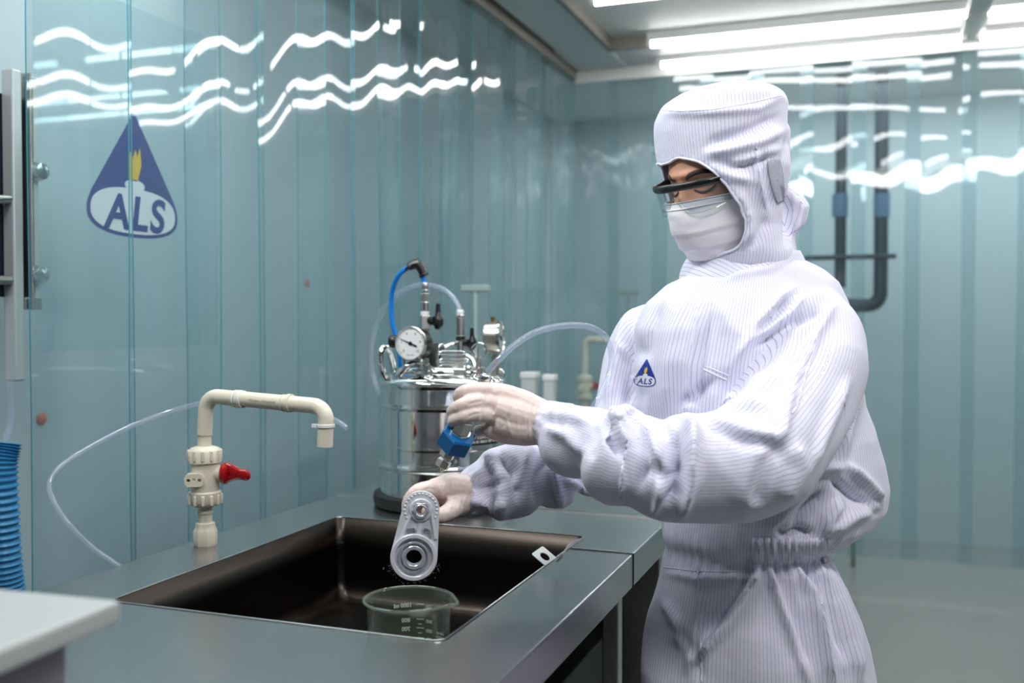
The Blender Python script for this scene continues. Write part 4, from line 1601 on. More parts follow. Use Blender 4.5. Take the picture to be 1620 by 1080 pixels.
# elastic waistband at the back half
wb = MB()
rings = []
for k in range(9):
    t = k/8
    pyk = 850+t*42
    L, R = 1186, 1318-abs(t-.5)*10
    rings.append(None)
band = []
for j in range(9):
    t = j/8
    pyk = 851+t*40
    row = []
    for i in range(61):
        x = 1190+i*(1312-1190)/60
        p = on_suit(x, pyk, 0.0)
        row.append(p)
    band.append(row)
bv_, bf_ = [], []
ok = all(p is not None for r_ in band for p in r_)
if ok:
    for off in (0.0, 1.0):
        for j in range(9):
            for i in range(61):
                bulge = 0.007*math.sin(PI*j/8)**0.6+0.0028*math.sin(i*1.15+0.8*math.sin(j*0.7))+0.002*math.sin(i*2.4)
                dr = (band[j][i]-CAM).normalized()
                bv_.append(band[j][i]-dr*(bulge if off else -0.004))
    N = 9*61
    for j in range(8):
        for i in range(60):
            a = j*61+i
            bf_.append((N+a, N+a+1, N+a+62, N+a+61))
            bf_.append((a, a+61, a+62, a+1))
    rim = [i for i in range(61)]+[j*61+60 for j in range(1, 9)]+[8*61+i for i in range(59, -1, -1)]+[j*61 for j in range(7, 0, -1)]
    for a, b in zip(rim, rim[1:]+rim[:1]):
        bf_.append((a, b, N+b, N+a))
    mb = MB()
    mb.add(bv_, bf_)
    wme = mb.mesh('elastic_waistband', [M['suit']])
    at = wme.attributes.new('stripe', 'FLOAT', 'CORNER')
    lv2 = np.empty(len(wme.loops), int)
    wme.loops.foreach_get('vertex_index', lv2)
    at.data.foreach_set('value', (((lv2 % 61))*0.0024).astype(np.float32))
    link('elastic_waistband', wme, cover, angle=180)
print('band', ok)
# chest emblem
cx_, cy_ = 1019, 611


def chest(p):
    # p.x,p.y in pixels (y up), p.z lift
    q = on_suit(cx_+p.x+0.10*p.y, cy_-p.y+0.06*p.x, 0.0012+p.z*0.9)
    return q if q is not None else P(cx_+p.x, cy_-p.y, 1.6)


emblem((0, 0, 0), (1, 0, 0), (0, 1, 0), 34, 43, cover, 'chest_emblem', (M['royal'], M['white'], M['yellow']), lift=0.0006, curve=chest)

# ---------------------------------------------------------------- head / body
HC = P(1140, 287, 1.665)
hf = (-CR*0.80-CF*0.55-CU*0.30).normalized()
hs_ = Vector((0, 0, 1)).cross(hf).normalized()       # her left
hs_ = (hs_+CU*0.0).normalized()
hu = hf.cross(hs_).normalized()


def H(x, y, z):
    """x her left, y forward, z up (metres from head centre)"""
    return HC+hs_*x+hf*y+hu*z


HM = Matrix((hs_, hf, hu)).transposed()
body = MB()
body.ell(H(0, -0.008, 0.018), (0.076, 0.098, 0.105), 32, 24, HM)
body.ell(H(0, 0.022, -0.040), (0.062, 0.070, 0.078), 28, 20, HM)
neckb = P(1172, 430, 1.70)
body.tube(smooth_path([H(0, -0.02, -0.03), H(0, -0.035, -0.09), neckb, neckb-Vector((0, 0, 0.06))], 5), [.058, .054, .056, .08], 24)
inner = [(440, 1100, 1262), (478, 1075, 1290), (540, 1062, 1300), (640, 1062, 1300), (740, 1080, 1295), (840, 1085, 1275), (900, 1075, 1285), (980, 1062, 1310), (1050, 1062, 1320)]
body.loft([row_ring(a, b, c, 1.70, 0.085) for a, b, c in inner])
body.tube(pL[:-7], [max(0.022, r*0.45) for r in rL[:-7]], 16)
body.tube(pR[:-9], [max(0.018, r*0.40) for r in rR[:-9]], 16)
for lp in LEGS:
    body.tube(smooth_path(lp, 6), [.075, .068, .055, .045, .035], 18)
    body.tube([lp[-1]+Vector((0, 0, 0.02)), lp[-1]+fwd*0.05-Vector((0, 0, 0.05)), lp[-1]+fwd*0.13-Vector((0, 0, 0.065))], [.036, .034, .022], 14)
for sx in (-1, 1):
    body.ell(H(0.076*sx, -0.005, -0.002), (0.008, 0.018, 0.030), 14, 10, HM)
bme = fuse(body, 0.0042, 4, 0.5)
bc = get_co(bme)
rel = bc-np.array(HC)
lx, ly, lz = rel@np.array(hs_), rel@np.array(hf), rel@np.array(hu)
fm = (ly > 0.01) & (abs(lz) < 0.14)


def G(x0, z0, sx, sz):
    return np.exp(-((lx-x0)/sx)**2-((lz-z0)/sz)**2)


df = 0.020*G(0, -0.028, 0.010, 0.016)+0.012*G(0, -0.008, 0.008, 0.022)+0.006*G(0.018, 0.028, 0.020, 0.006)+0.006*G(-0.018, 0.028, 0.020, 0.006)
df += -0.011*G(0.032, 0.006, 0.017, 0.011)-0.011*G(-0.032, 0.006, 0.017, 0.011)+0.005*G(0.033, 0.003, 0.011, 0.007)+0.005*G(-0.033, 0.003, 0.011, 0.007)
df += 0.005*G(0, -0.060, 0.018, 0.006)+0.005*G(0, -0.071, 0.016, 0.005)-0.003*G(0, -0.0655, 0.02, 0.002)+0.008*G(0, -0.098, 0.02, 0.015)+0.005*G(0.045, -0.02, 0.02, 0.02)+0.005*G(-0.045, -0.02, 0.02, 0.02)
bc += np.outer(df*fm, np.array(hf))
set_co(bme, bc)
bme.materials.clear()
bme.materials.append(M['skin'])
bodyo = link('body', bme, person, angle=180)
BVH_ = BVHTree.FromPolygons([tuple(c) for c in bc], [tuple(p.vertices) for p in bme.polygons])


def on_face(x, z, lift=0.0):
    o_ = H(x, 0.25, z)
    h_, n_, i_, d_ = BVH_.ray_cast(o_, -hf)
    return (h_ if h_ is not None else H(x, 0.09, z))+hf*lift


for sx in (-1, 1):
    pts = [on_face(sx*x, z, 0.0005) for x, z in ((0.013, 0.022), (0.022, 0.0265), (0.034, 0.029), (0.046, 0.026), (0.054, 0.019))]
    MB().tube(smooth_path(pts, 5), [0.0030, 0.0042, 0.0040, 0.0030, 0.001], 8, flat=0.5, up=tuple(hf)).build('eyebrow', M['brow'], person)
    pts = [on_face(sx*x, z, 0.0008) for x, z in ((0.018, 0.002), (0.026, -0.003), (0.034, -0.0045), (0.042, -0.002), (0.049, 0.003))]
    MB().tube(smooth_path(pts, 5), [0.0010, 0.0018, 0.0020, 0.0018, 0.0012], 8).build('eyelashes', M['brow'], person)
    pts = [on_face(sx*x, z, 0.0) for x, z in ((0.018, 0.008), (0.026, 0.0135), (0.034, 0.0145), (0.042, 0.012), (0.049, 0.007))]
    MB().tube(smooth_path(pts, 5), 0.0007, 8).build('eyelid_crease', M['brow'], person)

# face mask: pleated sheet with thickness
nu_, nv_ = 49, 33
mv, mf = [], []


def mask_pt(i, j, off):
    u = i/(nu_-1)*2-1
    v = j/(nv_-1)
    th = u*math.radians(82)
    z = 0.002*(1-abs(u))-0.014-0.112*v+0.012*abs(u)**2*(v-0.15)
    # head outline at this height
    s = 1.0-0.30*max(0, v-0.45)**1.3
    bulge = (0.020*math.exp(-((v-0.22)/0.32)**2)+0.016*math.exp(-((v-0.65)/0.3)**2))*math.exp(-(u/0.42)**2)
    rx = (0.079+0.004)*s
    ry = (0.092+0.006)*s+bulge
    pl = (v*4) % 1
    ple = 0.0026*(pl if 0.25 < v else 0)
    wr = 0.0014*noise.noise(Vector((u*4, v*9, 2)))
    tuck = -0.010*max(0, v-0.9)/0.1
    x = (rx+ple*0.7+off)*math.sin(th)
    y = (ry+ple+off+wr+tuck)*math.cos(th)+0.003-0.012*v
    return H(x, y, z)


for off in (0, -0.0014):
    for j in range(nv_):
        for i in range(nu_):
            mv.append(mask_pt(i, j, off))
N = nu_*nv_
for j in range(nv_-1):
    for i in range(nu_-1):
        a = j*nu_+i
        mf.append((a, a+1, a+nu_+1, a+nu_))
        mf.append((N+a, N+a+nu_, N+a+nu_+1, N+a+1))
rim = [i for i in range(nu_)]+[j*nu_+nu_-1 for j in range(1, nv_)]+[(nv_-1)*nu_+i for i in range(nu_-2, -1, -1)]+[j*nu_ for j in range(nv_-2, 0, -1)]
for a, b in zip(rim, rim[1:]+rim[:1]):
    mf.append((a, b, N+b, N+a))
mk = MB().add(mv, mf).build('face_mask', M['mask'], person, angle=180)
for jj in (0, 3):
    MB().tube([mask_pt(i, jj, 0.0008) for i in range(3, nu_-3)], 0.0009, 6).build('mask_hem', M['mask'], mk)
for i in (1, nu_-2):
    MB().tube([mask_pt(i, j, 0.0008) for j in range(0, nv_-4)], 0.0011, 6).build('mask_hem', M['mask'], mk)
for sx, i in ((1, nu_-1), (-1, 0)):
    a_, b_ = mask_pt(i, 1, 0), mask_pt(i, nv_-6, 0)
    MB().tube(smooth_path([a_, H(sx*0.086, -0.02, 0.008), H(sx*0.086, -0.026, -0.02), b_], 6), 0.0012, 6).build('ear_loop', M['mask'], mk)

# safety glasses


def gpt(th, z, off=0.0):
    x = (0.080+off)*math.sin(th)
    y = 0.020+(0.098+off)*math.cos(th)**0.75 if math.cos(th) > 0 else 0.02
    return H(x, y, z)


gl = MB()
ths = [math.radians(a) for a in range(-74, 75, 4)]
ZG = 0.013
gl.tube([gpt(a, ZG) for a in ths], [0.0040]*3+[0.0040]*30, 10, flat=1.6, up=tuple(hu))
for sx in (-1, 1):
    gl.tube(smooth_path([gpt(sx*math.radians(50), ZG), gpt(sx*math.radians(74), ZG+.001), H(sx*0.086, 0.02, ZG+.003), H(sx*0.088, -0.03, ZG+.004), H(sx*0.086, -0.075, ZG+.000)], 6), [0.0052, 0.006, 0.0055, 0.0035, 0.003], 10, flat=1.1, up=tuple(hu))
glo = gl.build('safety_glasses', M['black'], person)
lv_, lf_ = [], []
nth, nz_ = 38, 9
for off in (0.001, -0.001):
    for j in range(nz_):
        for i in range(nth):
            th = math.radians(-72+144*i/(nth-1))
            t = j/(nz_-1)
            dep = 0.044*(1-0.62*math.exp(-(th/0.20)**2))*(1-0.25*(abs(th)/1.26)**4)
            lv_.append(gpt(th, ZG-0.002-dep*t, off-0.004*t))
N = nth*nz_
for j in range(nz_-1):
    for i in range(nth-1):
        a = j*nth+i
        lf_.append((a, a+1, a+nth+1, a+nth))
        lf_.append((N+a, N+a+nth, N+a+nth+1, N+a+1))
rim = [i for i in range(nth)]+[j*nth+nth-1 for j in range(1, nz_)]+[(nz_-1)*nth+i for i in range(nth-2, -1, -1)]+[j*nth for j in range(nz_-2, 0, -1)]
for a, b in zip(rim, rim[1:]+rim[:1]):
    lf_.append((a, b, N+b, N+a))
MB().add(lv_, lf_).build('clear_lens', M['lens'], glo, angle=180)
MB().tube([Vector(lv_[(nz_-1)*nth+i]) for i in range(nth)], 0.0009, 6).build('lens_edge', M['glassrim'], glo)

# ---------------------------------------------------------------- hood
hood = MB()
hr = [(141, 1128, 1188, 1.675, .050), (146, 1098, 1214, 1.675, .090), (154, 1070, 1236, 1.675, .112), (170, 1046, 1243, 1.675, .126), (192, 1037, 1240, 1.675, .128), (215, 1036, 1239, 1.675, .126),
      (240, 1039, 1244, 1.675, .124), (270, 1043, 1246, 1.675, .122), (300, 1048, 1244, 1.675, .118), (330, 1058, 1240, 1.68, .112), (360, 1072, 1240, 1.69, .108), (385, 1086, 1248, 1.69, .104),
      (405, 1092, 1258, 1.69, .102), (425, 1096, 1262, 1.69, .094)]
hood.loft([row_ring(*r) for r in hr])
flap = [(1215, 285), (1246, 288), (1262, 300), (1281, 324), (1277, 350), (1258, 374), (1262, 404), (1215, 410)]
hood.loft([[P(1235+(x-1235)*s, 345+(y-345)*s, d) for x, y in flap] for d, s in ((1.655, .86), (1.665, .98), (1.69, 1.0), (1.73, .96), (1.745, .8))])
hood.ell(P(1240, 232, 1.69), (0.010, 0.05, 0.045), 20, 14)
hme = fuse(hood, 0.0045, 4, 0.5)
hc = get_co(hme)
hn = get_no(hme)
hx, hy, hd_ = proj(hc)
fr_h = np.clip(-(hn@CFn), 0, 1)**0.5
HF = [([(1236, 152), (1200, 172), (1120, 178), (1045, 178)], 6, .004), ([(1240, 205), (1200, 225), (1150, 238), (1118, 242)], 9, .007), ([(1230, 185), (1190, 205), (1130, 225), (1118, 235)], 7, -.006),
      ([(1235, 235), (1190, 250), (1150, 262)], 7, .005), ([(1225, 245), (1180, 262), (1140, 262)], 7, -.005), ([(1120, 262), (1160, 280), (1190, 285)], 7, .004),
      ([(1205, 240), (1212, 280), (1220, 320), (1225, 335)], 6, -.004), ([(1195, 240), (1202, 290), (1212, 325)], 6, .004), ([(1245, 215), (1242, 260), (1246, 300)], 5, -.006),
      ([(1180, 330), (1185, 370), (1175, 395)], 9, .005), ([(1215, 345), (1200, 375), (1180, 395)], 8, -.005), ([(1242, 292), (1249, 330), (1246, 385)], 5, -.010), ([(1250, 300), (1268, 330), (1258, 365)], 6, .004), ([(1256, 300), (1262, 325), (1255, 360)], 4, -.003), ([(1165, 300), (1185, 340), (1188, 390)], 8, .004)]
hdsp = np.zeros(len(hc))
for line, w, h in HF:
    d_, t_ = seg_dist(hx, hy, line)
    hdsp += 1.7*h*np.exp(-(d_/w)**2)*np.clip(np.minimum(t_, 1-t_)*5+0.25, 0, 1)*fr_h
for i in range(len(hc)):
    p = Vector(hc[i])
    hdsp[i] += 0.003*noise.noise(p*12)+0.0012*noise.noise(p*32)
hc += hn*hdsp[:, None]
set_co(hme, hc)
# face opening
poly = [(1000, 262), (1041, 259), (1069, 251), (1104, 258), (1128, 273), (1149, 297), (1170, 327), (1177, 351), (1174, 381), (1164, 391), (1142, 399), (1126, 407), (1100, 412), (1000, 412)]


def inpoly(x, y, poly):
    c = np.zeros(len(x), bool)
    for i in range(len(poly)):
        x0, y0 = poly[i]
        x1, y1 = poly[i-1]
        m = ((y0 > y) != (y1 > y))
        xi = (x1-x0)*(y-y0)/((y1-y0) if y1 != y0 else 1e-9)+x0
        c ^= m & (x < xi)
    return c


rel = hc-np.array(HC)
fy = rel@np.array(hf)
sy = rel@np.array(hs_)
hx, hy, hd_ = proj(hc)
# near side follows the photo's edge; far side is its mirror image across the face
mir = hc-2*np.outer(sy, np.array(hs_))
mx_, my_, _ = proj(mir)
openv = np.where(sy > 0, inpoly(hx, hy, poly), inpoly(mx_, my_, poly)) & (fy > 0.0)
openv |= (sy < -0.01) & (fy > 0.02) & (hy > 262) & (hy < 406)
bm = bmesh.new()
bm.from_mesh(hme)
bm.verts.ensure_lookup_table()
bmesh.ops.delete(bm, geom=[v for v in bm.verts if openv[v.index]], context='VERTS')
# smooth the cut edge
for _ in range(6):
    bverts = [v for v in bm.verts if v.is_boundary]
    new = {}
    for v in bverts:
        nb = [e.other_vert(v) for e in v.link_edges if e.is_boundary]
        if len(nb) == 2:
            new[v] = v.co*0.4+(nb[0].co+nb[1].co)*0.3
    for v, c_ in new.items():
        v.co = c_
edge_loop = [tuple(v.co) for v in bm.verts if v.is_boundary]
# ordered boundary for the hem
start = next((v for v in bm.verts if v.is_boundary), None)
order = []
seen = set()
cur = start
while cur is not None and cur not in seen:
    seen.add(cur)
    order.append(Vector(cur.co))
    nxt = [e.other_vert(cur) for e in cur.link_edges if e.is_boundary and e.other_vert(cur) not in seen]
    cur = nxt[0] if nxt else None
bm.to_mesh(hme)
bm.free()
hc = get_co(hme)
tangh = np.arctan2((hc-np.array(HC))@np.array(FH), (hc-np.array(HC))@CRn)
lvh = np.empty(len(hme.loops), int)
hme.loops.foreach_get('vertex_index', lvh)
vals = (tangh*0.105)
at = hme.attributes.new('stripe', 'FLOAT', 'POINT')
at.data.foreach_set('value', (vals+0.06*(hc[:, 2])).astype(np.float32))
hme.materials.clear()
hme.materials.append(M['suit'])
ho = link('hood', hme, person, angle=180)
sm = ho.modifiers.new('solid', 'SOLIDIFY')
sm.thickness = 0.002
sm.offset = -1
if len(order) > 20:
    MB().tube([order[i] for i in range(0, len(order), 2)], 0.0022, 6, closed=True).build('hood_hem', M['suitplain'], ho)
print('hood edge', len(order), len(edge_loop))
BH_ = BVHTree.FromPolygons([tuple(c) for c in hc], [tuple(p.vertices) for p in hme.polygons])
seam('crown_seam', [(1042, 174), (1080, 176), (1130, 173), (1190, 162), (1236, 151)], 0.0010, bv=BH_, parent=ho)
seam('vent_seam', [(1196, 232), (1200, 262), (1206, 300), (1212, 330)], 0.0012, bv=BH_, parent=ho, wob=0.8)
# mesh vent
vp = [(1214, 256), (1224, 250), (1234, 251), (1239, 275), (1241, 300), (1240, 318), (1230, 322), (1222, 300), (1216, 275)]
cxv, cyv = 1229, 286
vm = MB()
rings = []
vp = [(vp[i-1][0]+(vp[i][0]-vp[i-1][0])*k/6, vp[i-1][1]+(vp[i][1]-vp[i-1][1])*k/6) for i in range(len(vp)) for k in range(6)]
for s in (1.0, 0.9, 0.8, 0.7, 0.6, 0.5, 0.4, 0.3, 0.2, 0.1, 0.02):
    rings.append([on_suit(cxv+(x-cxv)*s, cyv+(y-cyv)*s, 0.0022, BH_) for x, y in vp])
if all(p is not None for r_ in rings for p in r_):
    vm.loft(rings, caps=False)
    o = vm.build('mesh_vent', M['ventmesh'], ho, angle=180)
    smv = o.modifiers.new('solid', 'SOLIDIFY')
    smv.thickness = 0.001

# boots
for lp in LEGS:
    b = MB()
    a_ = lp[-1]
    b.tube(smooth_path([a_+Vector((0, 0, .10)), a_+Vector((0, 0, .02)), a_+fwd*0.02-Vector((0, 0, .045)), a_+fwd*.10-Vector((0, 0, .060)), a_+fwd*.17-Vector((0, 0, .066))], 5), [.060, .056, .050, .042, .026], 20)
    b.tube([Vector((a_.x, a_.y, 0.035))-fwd*0.05, Vector((a_.x, a_.y, 0.035))+fwd*0.02], [.030, .036], 16)
    bm_ = fuse(b, 0.006, 5)
    cc_ = get_co(bm_)
    cc_[:, 2] = np.maximum(cc_[:, 2], 0.003)
    set_co(bm_, cc_)
    bm_.materials.clear()
    bm_.materials.append(M['suitplain'])
    link('boot_cover', bm_, person, angle=180)
# ================================================================ GLOVED HANDS, TOOL, METAL PART


def glove(fingers, palm, name, wrinkles=(), vox=0.0019, cuffdir=None, cuffc=None):
    mb = MB()
    for pts, rs in palm:
        mb.tube(smooth_path([P(*p) for p in pts], 6), rs, 16)
    for pts, rs in fingers:
        sp = smooth_path([P(*p) for p in pts], 6)
        mb.tube(sp, rs, 16)
        mb.ell(sp[-1], (rs[-1],)*3, 14, 10)
    me = fuse(mb, vox, 4, 0.5)
    c_ = get_co(me)
    n_ = get_no(me)
    x_, y_, _ = proj(c_)
    f_ = np.clip(-(n_@CFn), 0, 1)**0.5
    dsp = np.zeros(len(c_))
    for line, w, h in wrinkles:
        d_, t_ = seg_dist(x_, y_, line)
        dsp += h*np.exp(-(d_/w)**2)*np.clip(np.minimum(t_, 1-t_)*5+0.2, 0, 1)*f_
    for i in range(len(c_)):
        p = Vector(c_[i])
        dsp[i] += 0.0007*noise.noise(p*55)+0.0004*noise.noise(p*130)
    c_ += n_*dsp[:, None]
    set_co(me, c_)
    me.materials.clear()
    me.materials.append(M['glove'])
    return link(name, me, person, angle=180)


# upper hand (her left), back of the hand to the camera, fingers closed round the spray tool
W = [
    ([(815, 622), (800, 660), (812, 695)], 2, .0010), ([(842, 634), (836, 665), (838, 700)], 1.6, .0016), ([(850, 636), (845, 668), (846, 702)], 1.6, .0012),
    ([(775, 612), (768, 640), (762, 672)], 3, -.0012), ([(760, 640), (757, 665), (760, 690)], 2, .0010), ([(790, 680), (800, 670), (806, 655)], 2, -.0008),
    ([(740, 640), (752, 636), (765, 634)], 2, -.0014), ([(738, 660), (750, 655), (762, 653)], 2, -.0014), ([(800, 700), (805, 680), (803, 665)], 1.6, .0007),
    ([(815, 702), (820, 680), (818, 660)], 1.6, .0007), ([(828, 702), (832, 685), (830, 660)], 1.6, .0006), ([(780, 690), (786, 675), (784, 660)], 1.8, .0007),
    ([(725, 650), (722, 645), (719, 641)], 1.5, -.0007), ([(733, 633), (730, 627)], 1.5, -.0006)]
glove(
    fingers=[
        ([(776, 618, 1.585), (757, 617, 1.575), (738, 619, 1.575), (727, 625, 1.590), (728, 634, 1.612)], [.0135, .0130, .0120, .0108, .0100]),
        ([(772, 636, 1.575), (750, 636, 1.562), (730, 642, 1.560), (717, 650, 1.575), (720, 658, 1.600)], [.0140, .0130, .0120, .0108, .0100]),
        ([(772, 655, 1.572), (752, 654, 1.560), (733, 659, 1.558), (718, 666, 1.572), (722, 672, 1.597)], [.0140, .0130, .0118, .0106, .0098]),
        ([(785, 674, 1.584), (772, 679, 1.588), (762, 681, 1.598), (756, 681, 1.615)], [.0128, .0112, .0100, .0090]),
        ([(815, 640, 1.615), (790, 625, 1.630), (768, 618, 1.635), (748, 626, 1.632)], [.0150, .0130, .0110, .0100])],
    palm=[
        ([(862, 657, 1.598), (830, 640, 1.592), (800, 627, 1.590), (774, 619, 1.587)], [.0230, .0225, .0200, .0160]),
        ([(862, 664, 1.598), (825, 650, 1.588), (795, 642, 1.583), (772, 636, 1.580)], [.0240, .0230, .0195, .0150]),
        ([(862, 672, 1.598), (825, 664, 1.588), (795, 660, 1.582), (772, 655, 1.578)], [.0240, .0230, .0195, .0150]),
        ([(862, 682, 1.600), (828, 684, 1.592), (798, 684, 1.588), (772, 678, 1.586)], [.0220, .0215, .0185, .0140]),
        ([(850, 666, 1.590), (815, 655, 1.583), (785, 645, 1.582)], [.0260, .0270, .0230]),
        ([(850, 676, 1.590), (815, 675, 1.583), (785, 664, 1.582)], [.0250, .0250, .0220]),
        ([(890, 670, 1.590), (862, 670, 1.600)], [.0290, .0300])],
    name='glove', wrinkles=W)
# glove cuff hem
# lower hand (her right), fingers hooked behind the metal part
W = [([(724, 755), (730, 785), (722, 815)], 1.6, .0012), ([(714, 756), (716, 785), (712, 808)], 1.8, .0012), ([(705, 762), (700, 785), (703, 800)], 1.6, .0009), ([(735, 760), (737, 785), (730, 812)], 1.6, .0010),
     ([(690, 765), (697, 775), (700, 790)], 2, .0010), ([(668, 775), (680, 772), (690, 776)], 2, -.0010), ([(720, 800), (700, 806), (690, 818)], 1.6, .0008)]
glove(
    fingers=[
        ([(682, 772, 1.600), (662, 777, 1.590), (650, 788, 1.590), (645, 803, 1.590), (648, 818, 1.592)], [.0135, .0128, .0118, .0105, .0092]),
        ([(680, 780, 1.625), (660, 788, 1.622), (650, 802, 1.618), (652, 818, 1.612), (660, 826, 1.605)], [.0135, .0125, .0115, .0105, .0092]),
        ([(684, 790, 1.650), (666, 798, 1.650), (656, 812, 1.645), (660, 826, 1.635), (668, 832, 1.625)], [.0130, .0122, .0112, .0100, .0090]),
        ([(692, 800, 1.670), (678, 808, 1.672), (670, 820, 1.665), (674, 830, 1.655)], [.0120, .0108, .0098, .0088]),
        ([(722, 800, 1.600), (706, 812, 1.583), (690, 816, 1.575), (676, 810, 1.574)], [.0165, .0140, .0118, .0100])],
    palm=[
        ([(738, 774, 1.628), (712, 770, 1.615), (682, 772, 1.600)], [.0240, .0230, .0150]),
        ([(738, 780, 1.636), (712, 778, 1.634), (682, 780, 1.625)], [.0250, .0230, .0150]),
        ([(738, 786, 1.644), (712, 788, 1.648), (684, 790, 1.650)], [.0240, .0210, .0140]),
        ([(738, 792, 1.640), (714, 798, 1.655), (692, 800, 1.670)], [.0220, .0190, .0130]),
        ([(738, 790, 1.632), (724, 794, 1.615), (706, 800, 1.605)], [.0250, .0230, .0190]),
        ([(752, 779, 1.642), (738, 783, 1.636)], [.0240, .0290])],
    name='glove', wrinkles=W)

# ---------------------------------------------------------------- spray tool in the upper hand
DT = 1.588
t0, t1 = P(768, 600, 1.605), P(697, 743, 1.598)
ax = (t1-t0).normalized()
tool = thing('spray_nozzle', P(718, 690, DT), 'hand-held steel spray nozzle with a blue hexagonal nut, gripped by the upper gloved hand', 'nozzle')


def at_(px_, py_, d=DT):
    return P(px_, py_, d)


def hexn(nm, a, b, r, m, n=6, ch=0.0015):
    L = (b-a).length
    return MB().lathe(a, b-a, [(r-ch, 0), (r, ch), (r, L-ch), (r-ch, L)], n, phase=0.3).build(nm, m, tool, angle=20)


MB().tube([at_(765, 602), at_(735, 665)], 0.0070, 16).build('handle_tube', M['satin'], tool)
hexn('upper_nut', at_(737, 664, 1.566), at_(728, 683, 1.574), 0.0150, M['satin'])
MB().tube([at_(729, 681, 1.574), at_(726, 687, 1.578)], 0.0165, 24).build('washer', M['chrome2'], tool)
hexn('blue_hex_body', at_(728, 684, 1.577), at_(716, 706, 1.594), 0.0290, M['hexblue'], ch=0.003)
MB().tube([at_(717, 704), at_(708, 719)], 0.0090, 16).build('neck', M['white'], tool)
hexn('lower_nut', at_(710, 713), at_(705, 724), 0.0125, M['satin'])
MB().tube([at_(706, 722), at_(703, 729)], 0.0095, 20).build('thread', M['white'], tool)
hexn('lower_nut', at_(704, 727), at_(698, 740), 0.0120, M['satin'])
MB().tube([at_(698, 740), at_(696, 746)], [0.006, 0.003], 14).build('tip', M['chrome2'], tool)
# push-in fitting and clear hose above the hand
MB().lathe(at_(764, 606, 1.60), P(772, 590, 1.60)-P(764, 606, 1.60), [(0.009, 0), (0.010, 0.004), (0.010, 0.012), (0.007, 0.016)], 8).build('hose_fitting', M['chrome2'], tool)
hz = [P(770, 595, 1.60), P(776, 583, 1.60), P(790, 568, 1.60), P(815, 545, 1.61), P(848, 525, 1.62), P(885, 516, 1.63), P(920, 515, 1.64), P(948, 524, 1.65), P(964, 545, 1.66),
      P(968, 570, 1.67), P(962, 600, 1.66), P(948, 628, 1.63), P(936, 650, 1.63), P(925, 690, 1.64)]
MB().tube(smooth_path(hz, 8), 0.0052, 16).build('clear_hose', M['tubeclear'], tool)
lp_ = [at_(757, 602, 1.61), at_(750, 597, 1.62), at_(757, 592, 1.63), at_(770, 598, 1.63), at_(778, 596, 1.62), at_(790, 600, 1.61), at_(793, 606, 1.61), at_(780, 606, 1.61)]
MB().tube(smooth_path(lp_, 6), 0.0022, 8).build('trigger_loop', M['chrome'], tool)

# ---------------------------------------------------------------- cast metal bracket
DB = 1.548
br = thing('cast_metal_bracket', P(655, 850, DB), 'wet cast aluminium bracket with two round bosses, dangling from the lower gloved hand', 'bracket')
M['cast'] = mat('cast_aluminium', (232, 232, 240), 0.30, 0.2, bump=0.35, bscale=140)
M['cast2'] = mat('machined_aluminium', (216, 216, 226), 0.22, 0.65)
oB = P(655, 850, DB)
px2m = DB/FPX
uB = (CR*1.0+CF*0.06).normalized()
vB = CU
nB = uB.cross(vB).normalized()      # towards the camera


def B(x, y, z=0):
    return oB+uB*((x-655)*px2m)+vB*((850-y)*px2m)+nB*z


if nB.dot(CF) > 0:
    nB = -nB
c1, r1 = (666, 806), 29
c2, r2 = (655, 880), 37
an0 = math.atan2(c2[1]-c1[1], c2[0]-c1[0])
dL = math.dist(c1, c2)
phi = math.acos((r1-r2)/dL)
hull = []
for k in range(25):
    a = an0+phi+(2*PI-2*phi)*k/24
    hull.append((c1[0]+r1*math.cos(a), c1[1]+r1*math.sin(a)))
for k in range(25):
    a = an0-phi+(2*phi)*k/24
    hull.append((c2[0]+r2*math.cos(a), c2[1]+r2*math.sin(a)))


def slab(poly, z0, z1):
    return MB().loft([[B(x, y, z0) for x, y in poly], [B(x, y, z1) for x, y in poly]])


def circ(c, r, n=40):
    return [(c[0]+r*math.cos(2*PI*k/n), c[1]+r*math.sin(2*PI*k/n)) for k in range(n)]


base_m = slab(hull, -0.008, 0.002).mesh('b')
for cutr in (slab(circ(c1, 7.5), -0.03, 0.03), slab(circ(c2, 12.5), -0.03, 0.03),
             slab([(641, 849), (645, 836), (655, 834), (658, 840), (655, 850), (648, 853)], -0.004, 0.03), slab([(668, 840), (672, 834), (680, 838), (683, 850), (677, 855), (669, 850)], -0.004, 0.03)):
    base_m = cut(base_m, cutr)
base_m.materials.clear()
base_m.materials.append(M['cast'])
link('web', base_m, br, smooth=True, angle=30, bevel=0.0006)


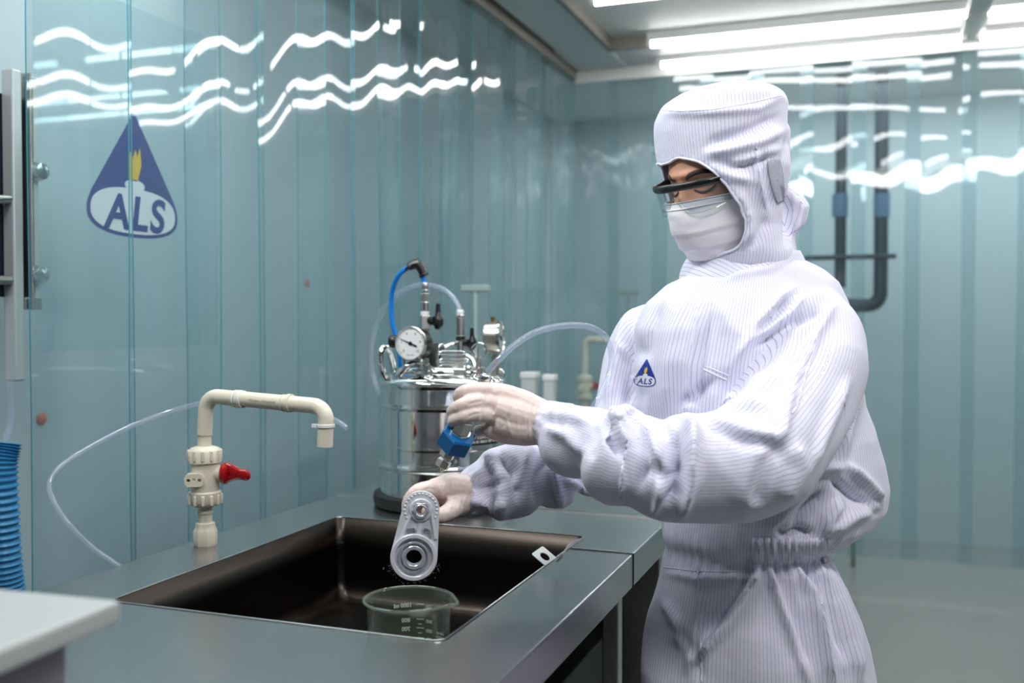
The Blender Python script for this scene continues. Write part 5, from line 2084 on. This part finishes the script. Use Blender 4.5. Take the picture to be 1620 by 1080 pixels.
def ring(nm, c, r, h, z0, z1, m, n=40):
    mb = MB()
    o_, i_ = circ(c, r, n), circ(c, h, n)
    mb.loft([[B(x, y, z0) for x, y in i_], [B(x, y, z0) for x, y in o_], [B(x, y, z1-0.001) for x, y in o_],
             [B(c[0]+(x-c[0])*(r-1)/r, c[1]+(y-c[1])*(r-1)/r, z1) for x, y in o_], [B(c[0]+(x-c[0])*(h+1)/h, c[1]+(y-c[1])*(h+1)/h, z1) for x, y in i_], [B(x, y, z1-0.001) for x, y in i_]], closed=True)
    mb.build(nm, m, br, angle=35)


ring('outer_flange', c2, 37, 30, -0.008, 0.0085, M['cast'])
ring('bearing_seat', c2, 25, 21, -0.004, 0.0072, M['cast2'])
ring('lower_bushing', c2, 18.5, 12.5, -0.006, 0.0095, M['cast2'])
ring('upper_collar', c1, 18, 12, -0.004, 0.0060, M['cast'])
ring('hexagonal_boss', c1, 13.5, 7.5, -0.006, 0.0105, M['cast2'], n=6)
ring('upper_bushing', c1, 10, 7.6, -0.006, 0.0118, M['cast2'])
# serration of the upper disc
for k in range(26):
    a = 2*PI*k/26
    p = B(c1[0]+25.5*math.cos(a), c1[1]+25.5*math.sin(a), 0.0020)
    if 0.6 < (a % (2*PI)) < PI-0.6:
        continue
    MB().ell(p, (0.0018,)*3, 8, 6).build('tooth', M['cast'], br)
for lp2 in ([(641, 849), (645, 836), (655, 834), (658, 840), (655, 850), (648, 853)], [(668, 840), (672, 834), (680, 838), (683, 850), (677, 855), (669, 850)]):
    MB().tube([B(x, y, 0.0022) for x, y in lp2], 0.0014, 8, closed=True).build('pocket_edge', M['cast2'], br)
for a, b in (((651, 812), (634, 852)), ((682, 812), (689, 852)), ((664, 826), (662, 846))):
    MB().tube([B(a[0], a[1], 0.0025), B(b[0], b[1], 0.0025)], 0.0028, 8).build('rib', M['cast'], br)
# water drops clinging below and falling
M['water'] = vinyl('water', (0.9, 0.93, 0.95), 0.02, 0.25, (200, 205, 210))
rnd = random.Random(4)
w_ = MB()
for k in range(70):
    a = rnd.uniform(0.25, PI-0.2)
    rr_ = 38+abs(rnd.gauss(0, 5))
    w_.ell(B(655+rr_*math.cos(a), 880+rr_*math.sin(a)*0.97, rnd.uniform(-0.006, 0.008)), (rnd.uniform(.0003, .0010),)*3, 7, 5)
o = w_.build('water_spray', M['water'])
tag(o, 'fine water drops falling from the metal bracket towards the beaker', 'water', kind='stuff')
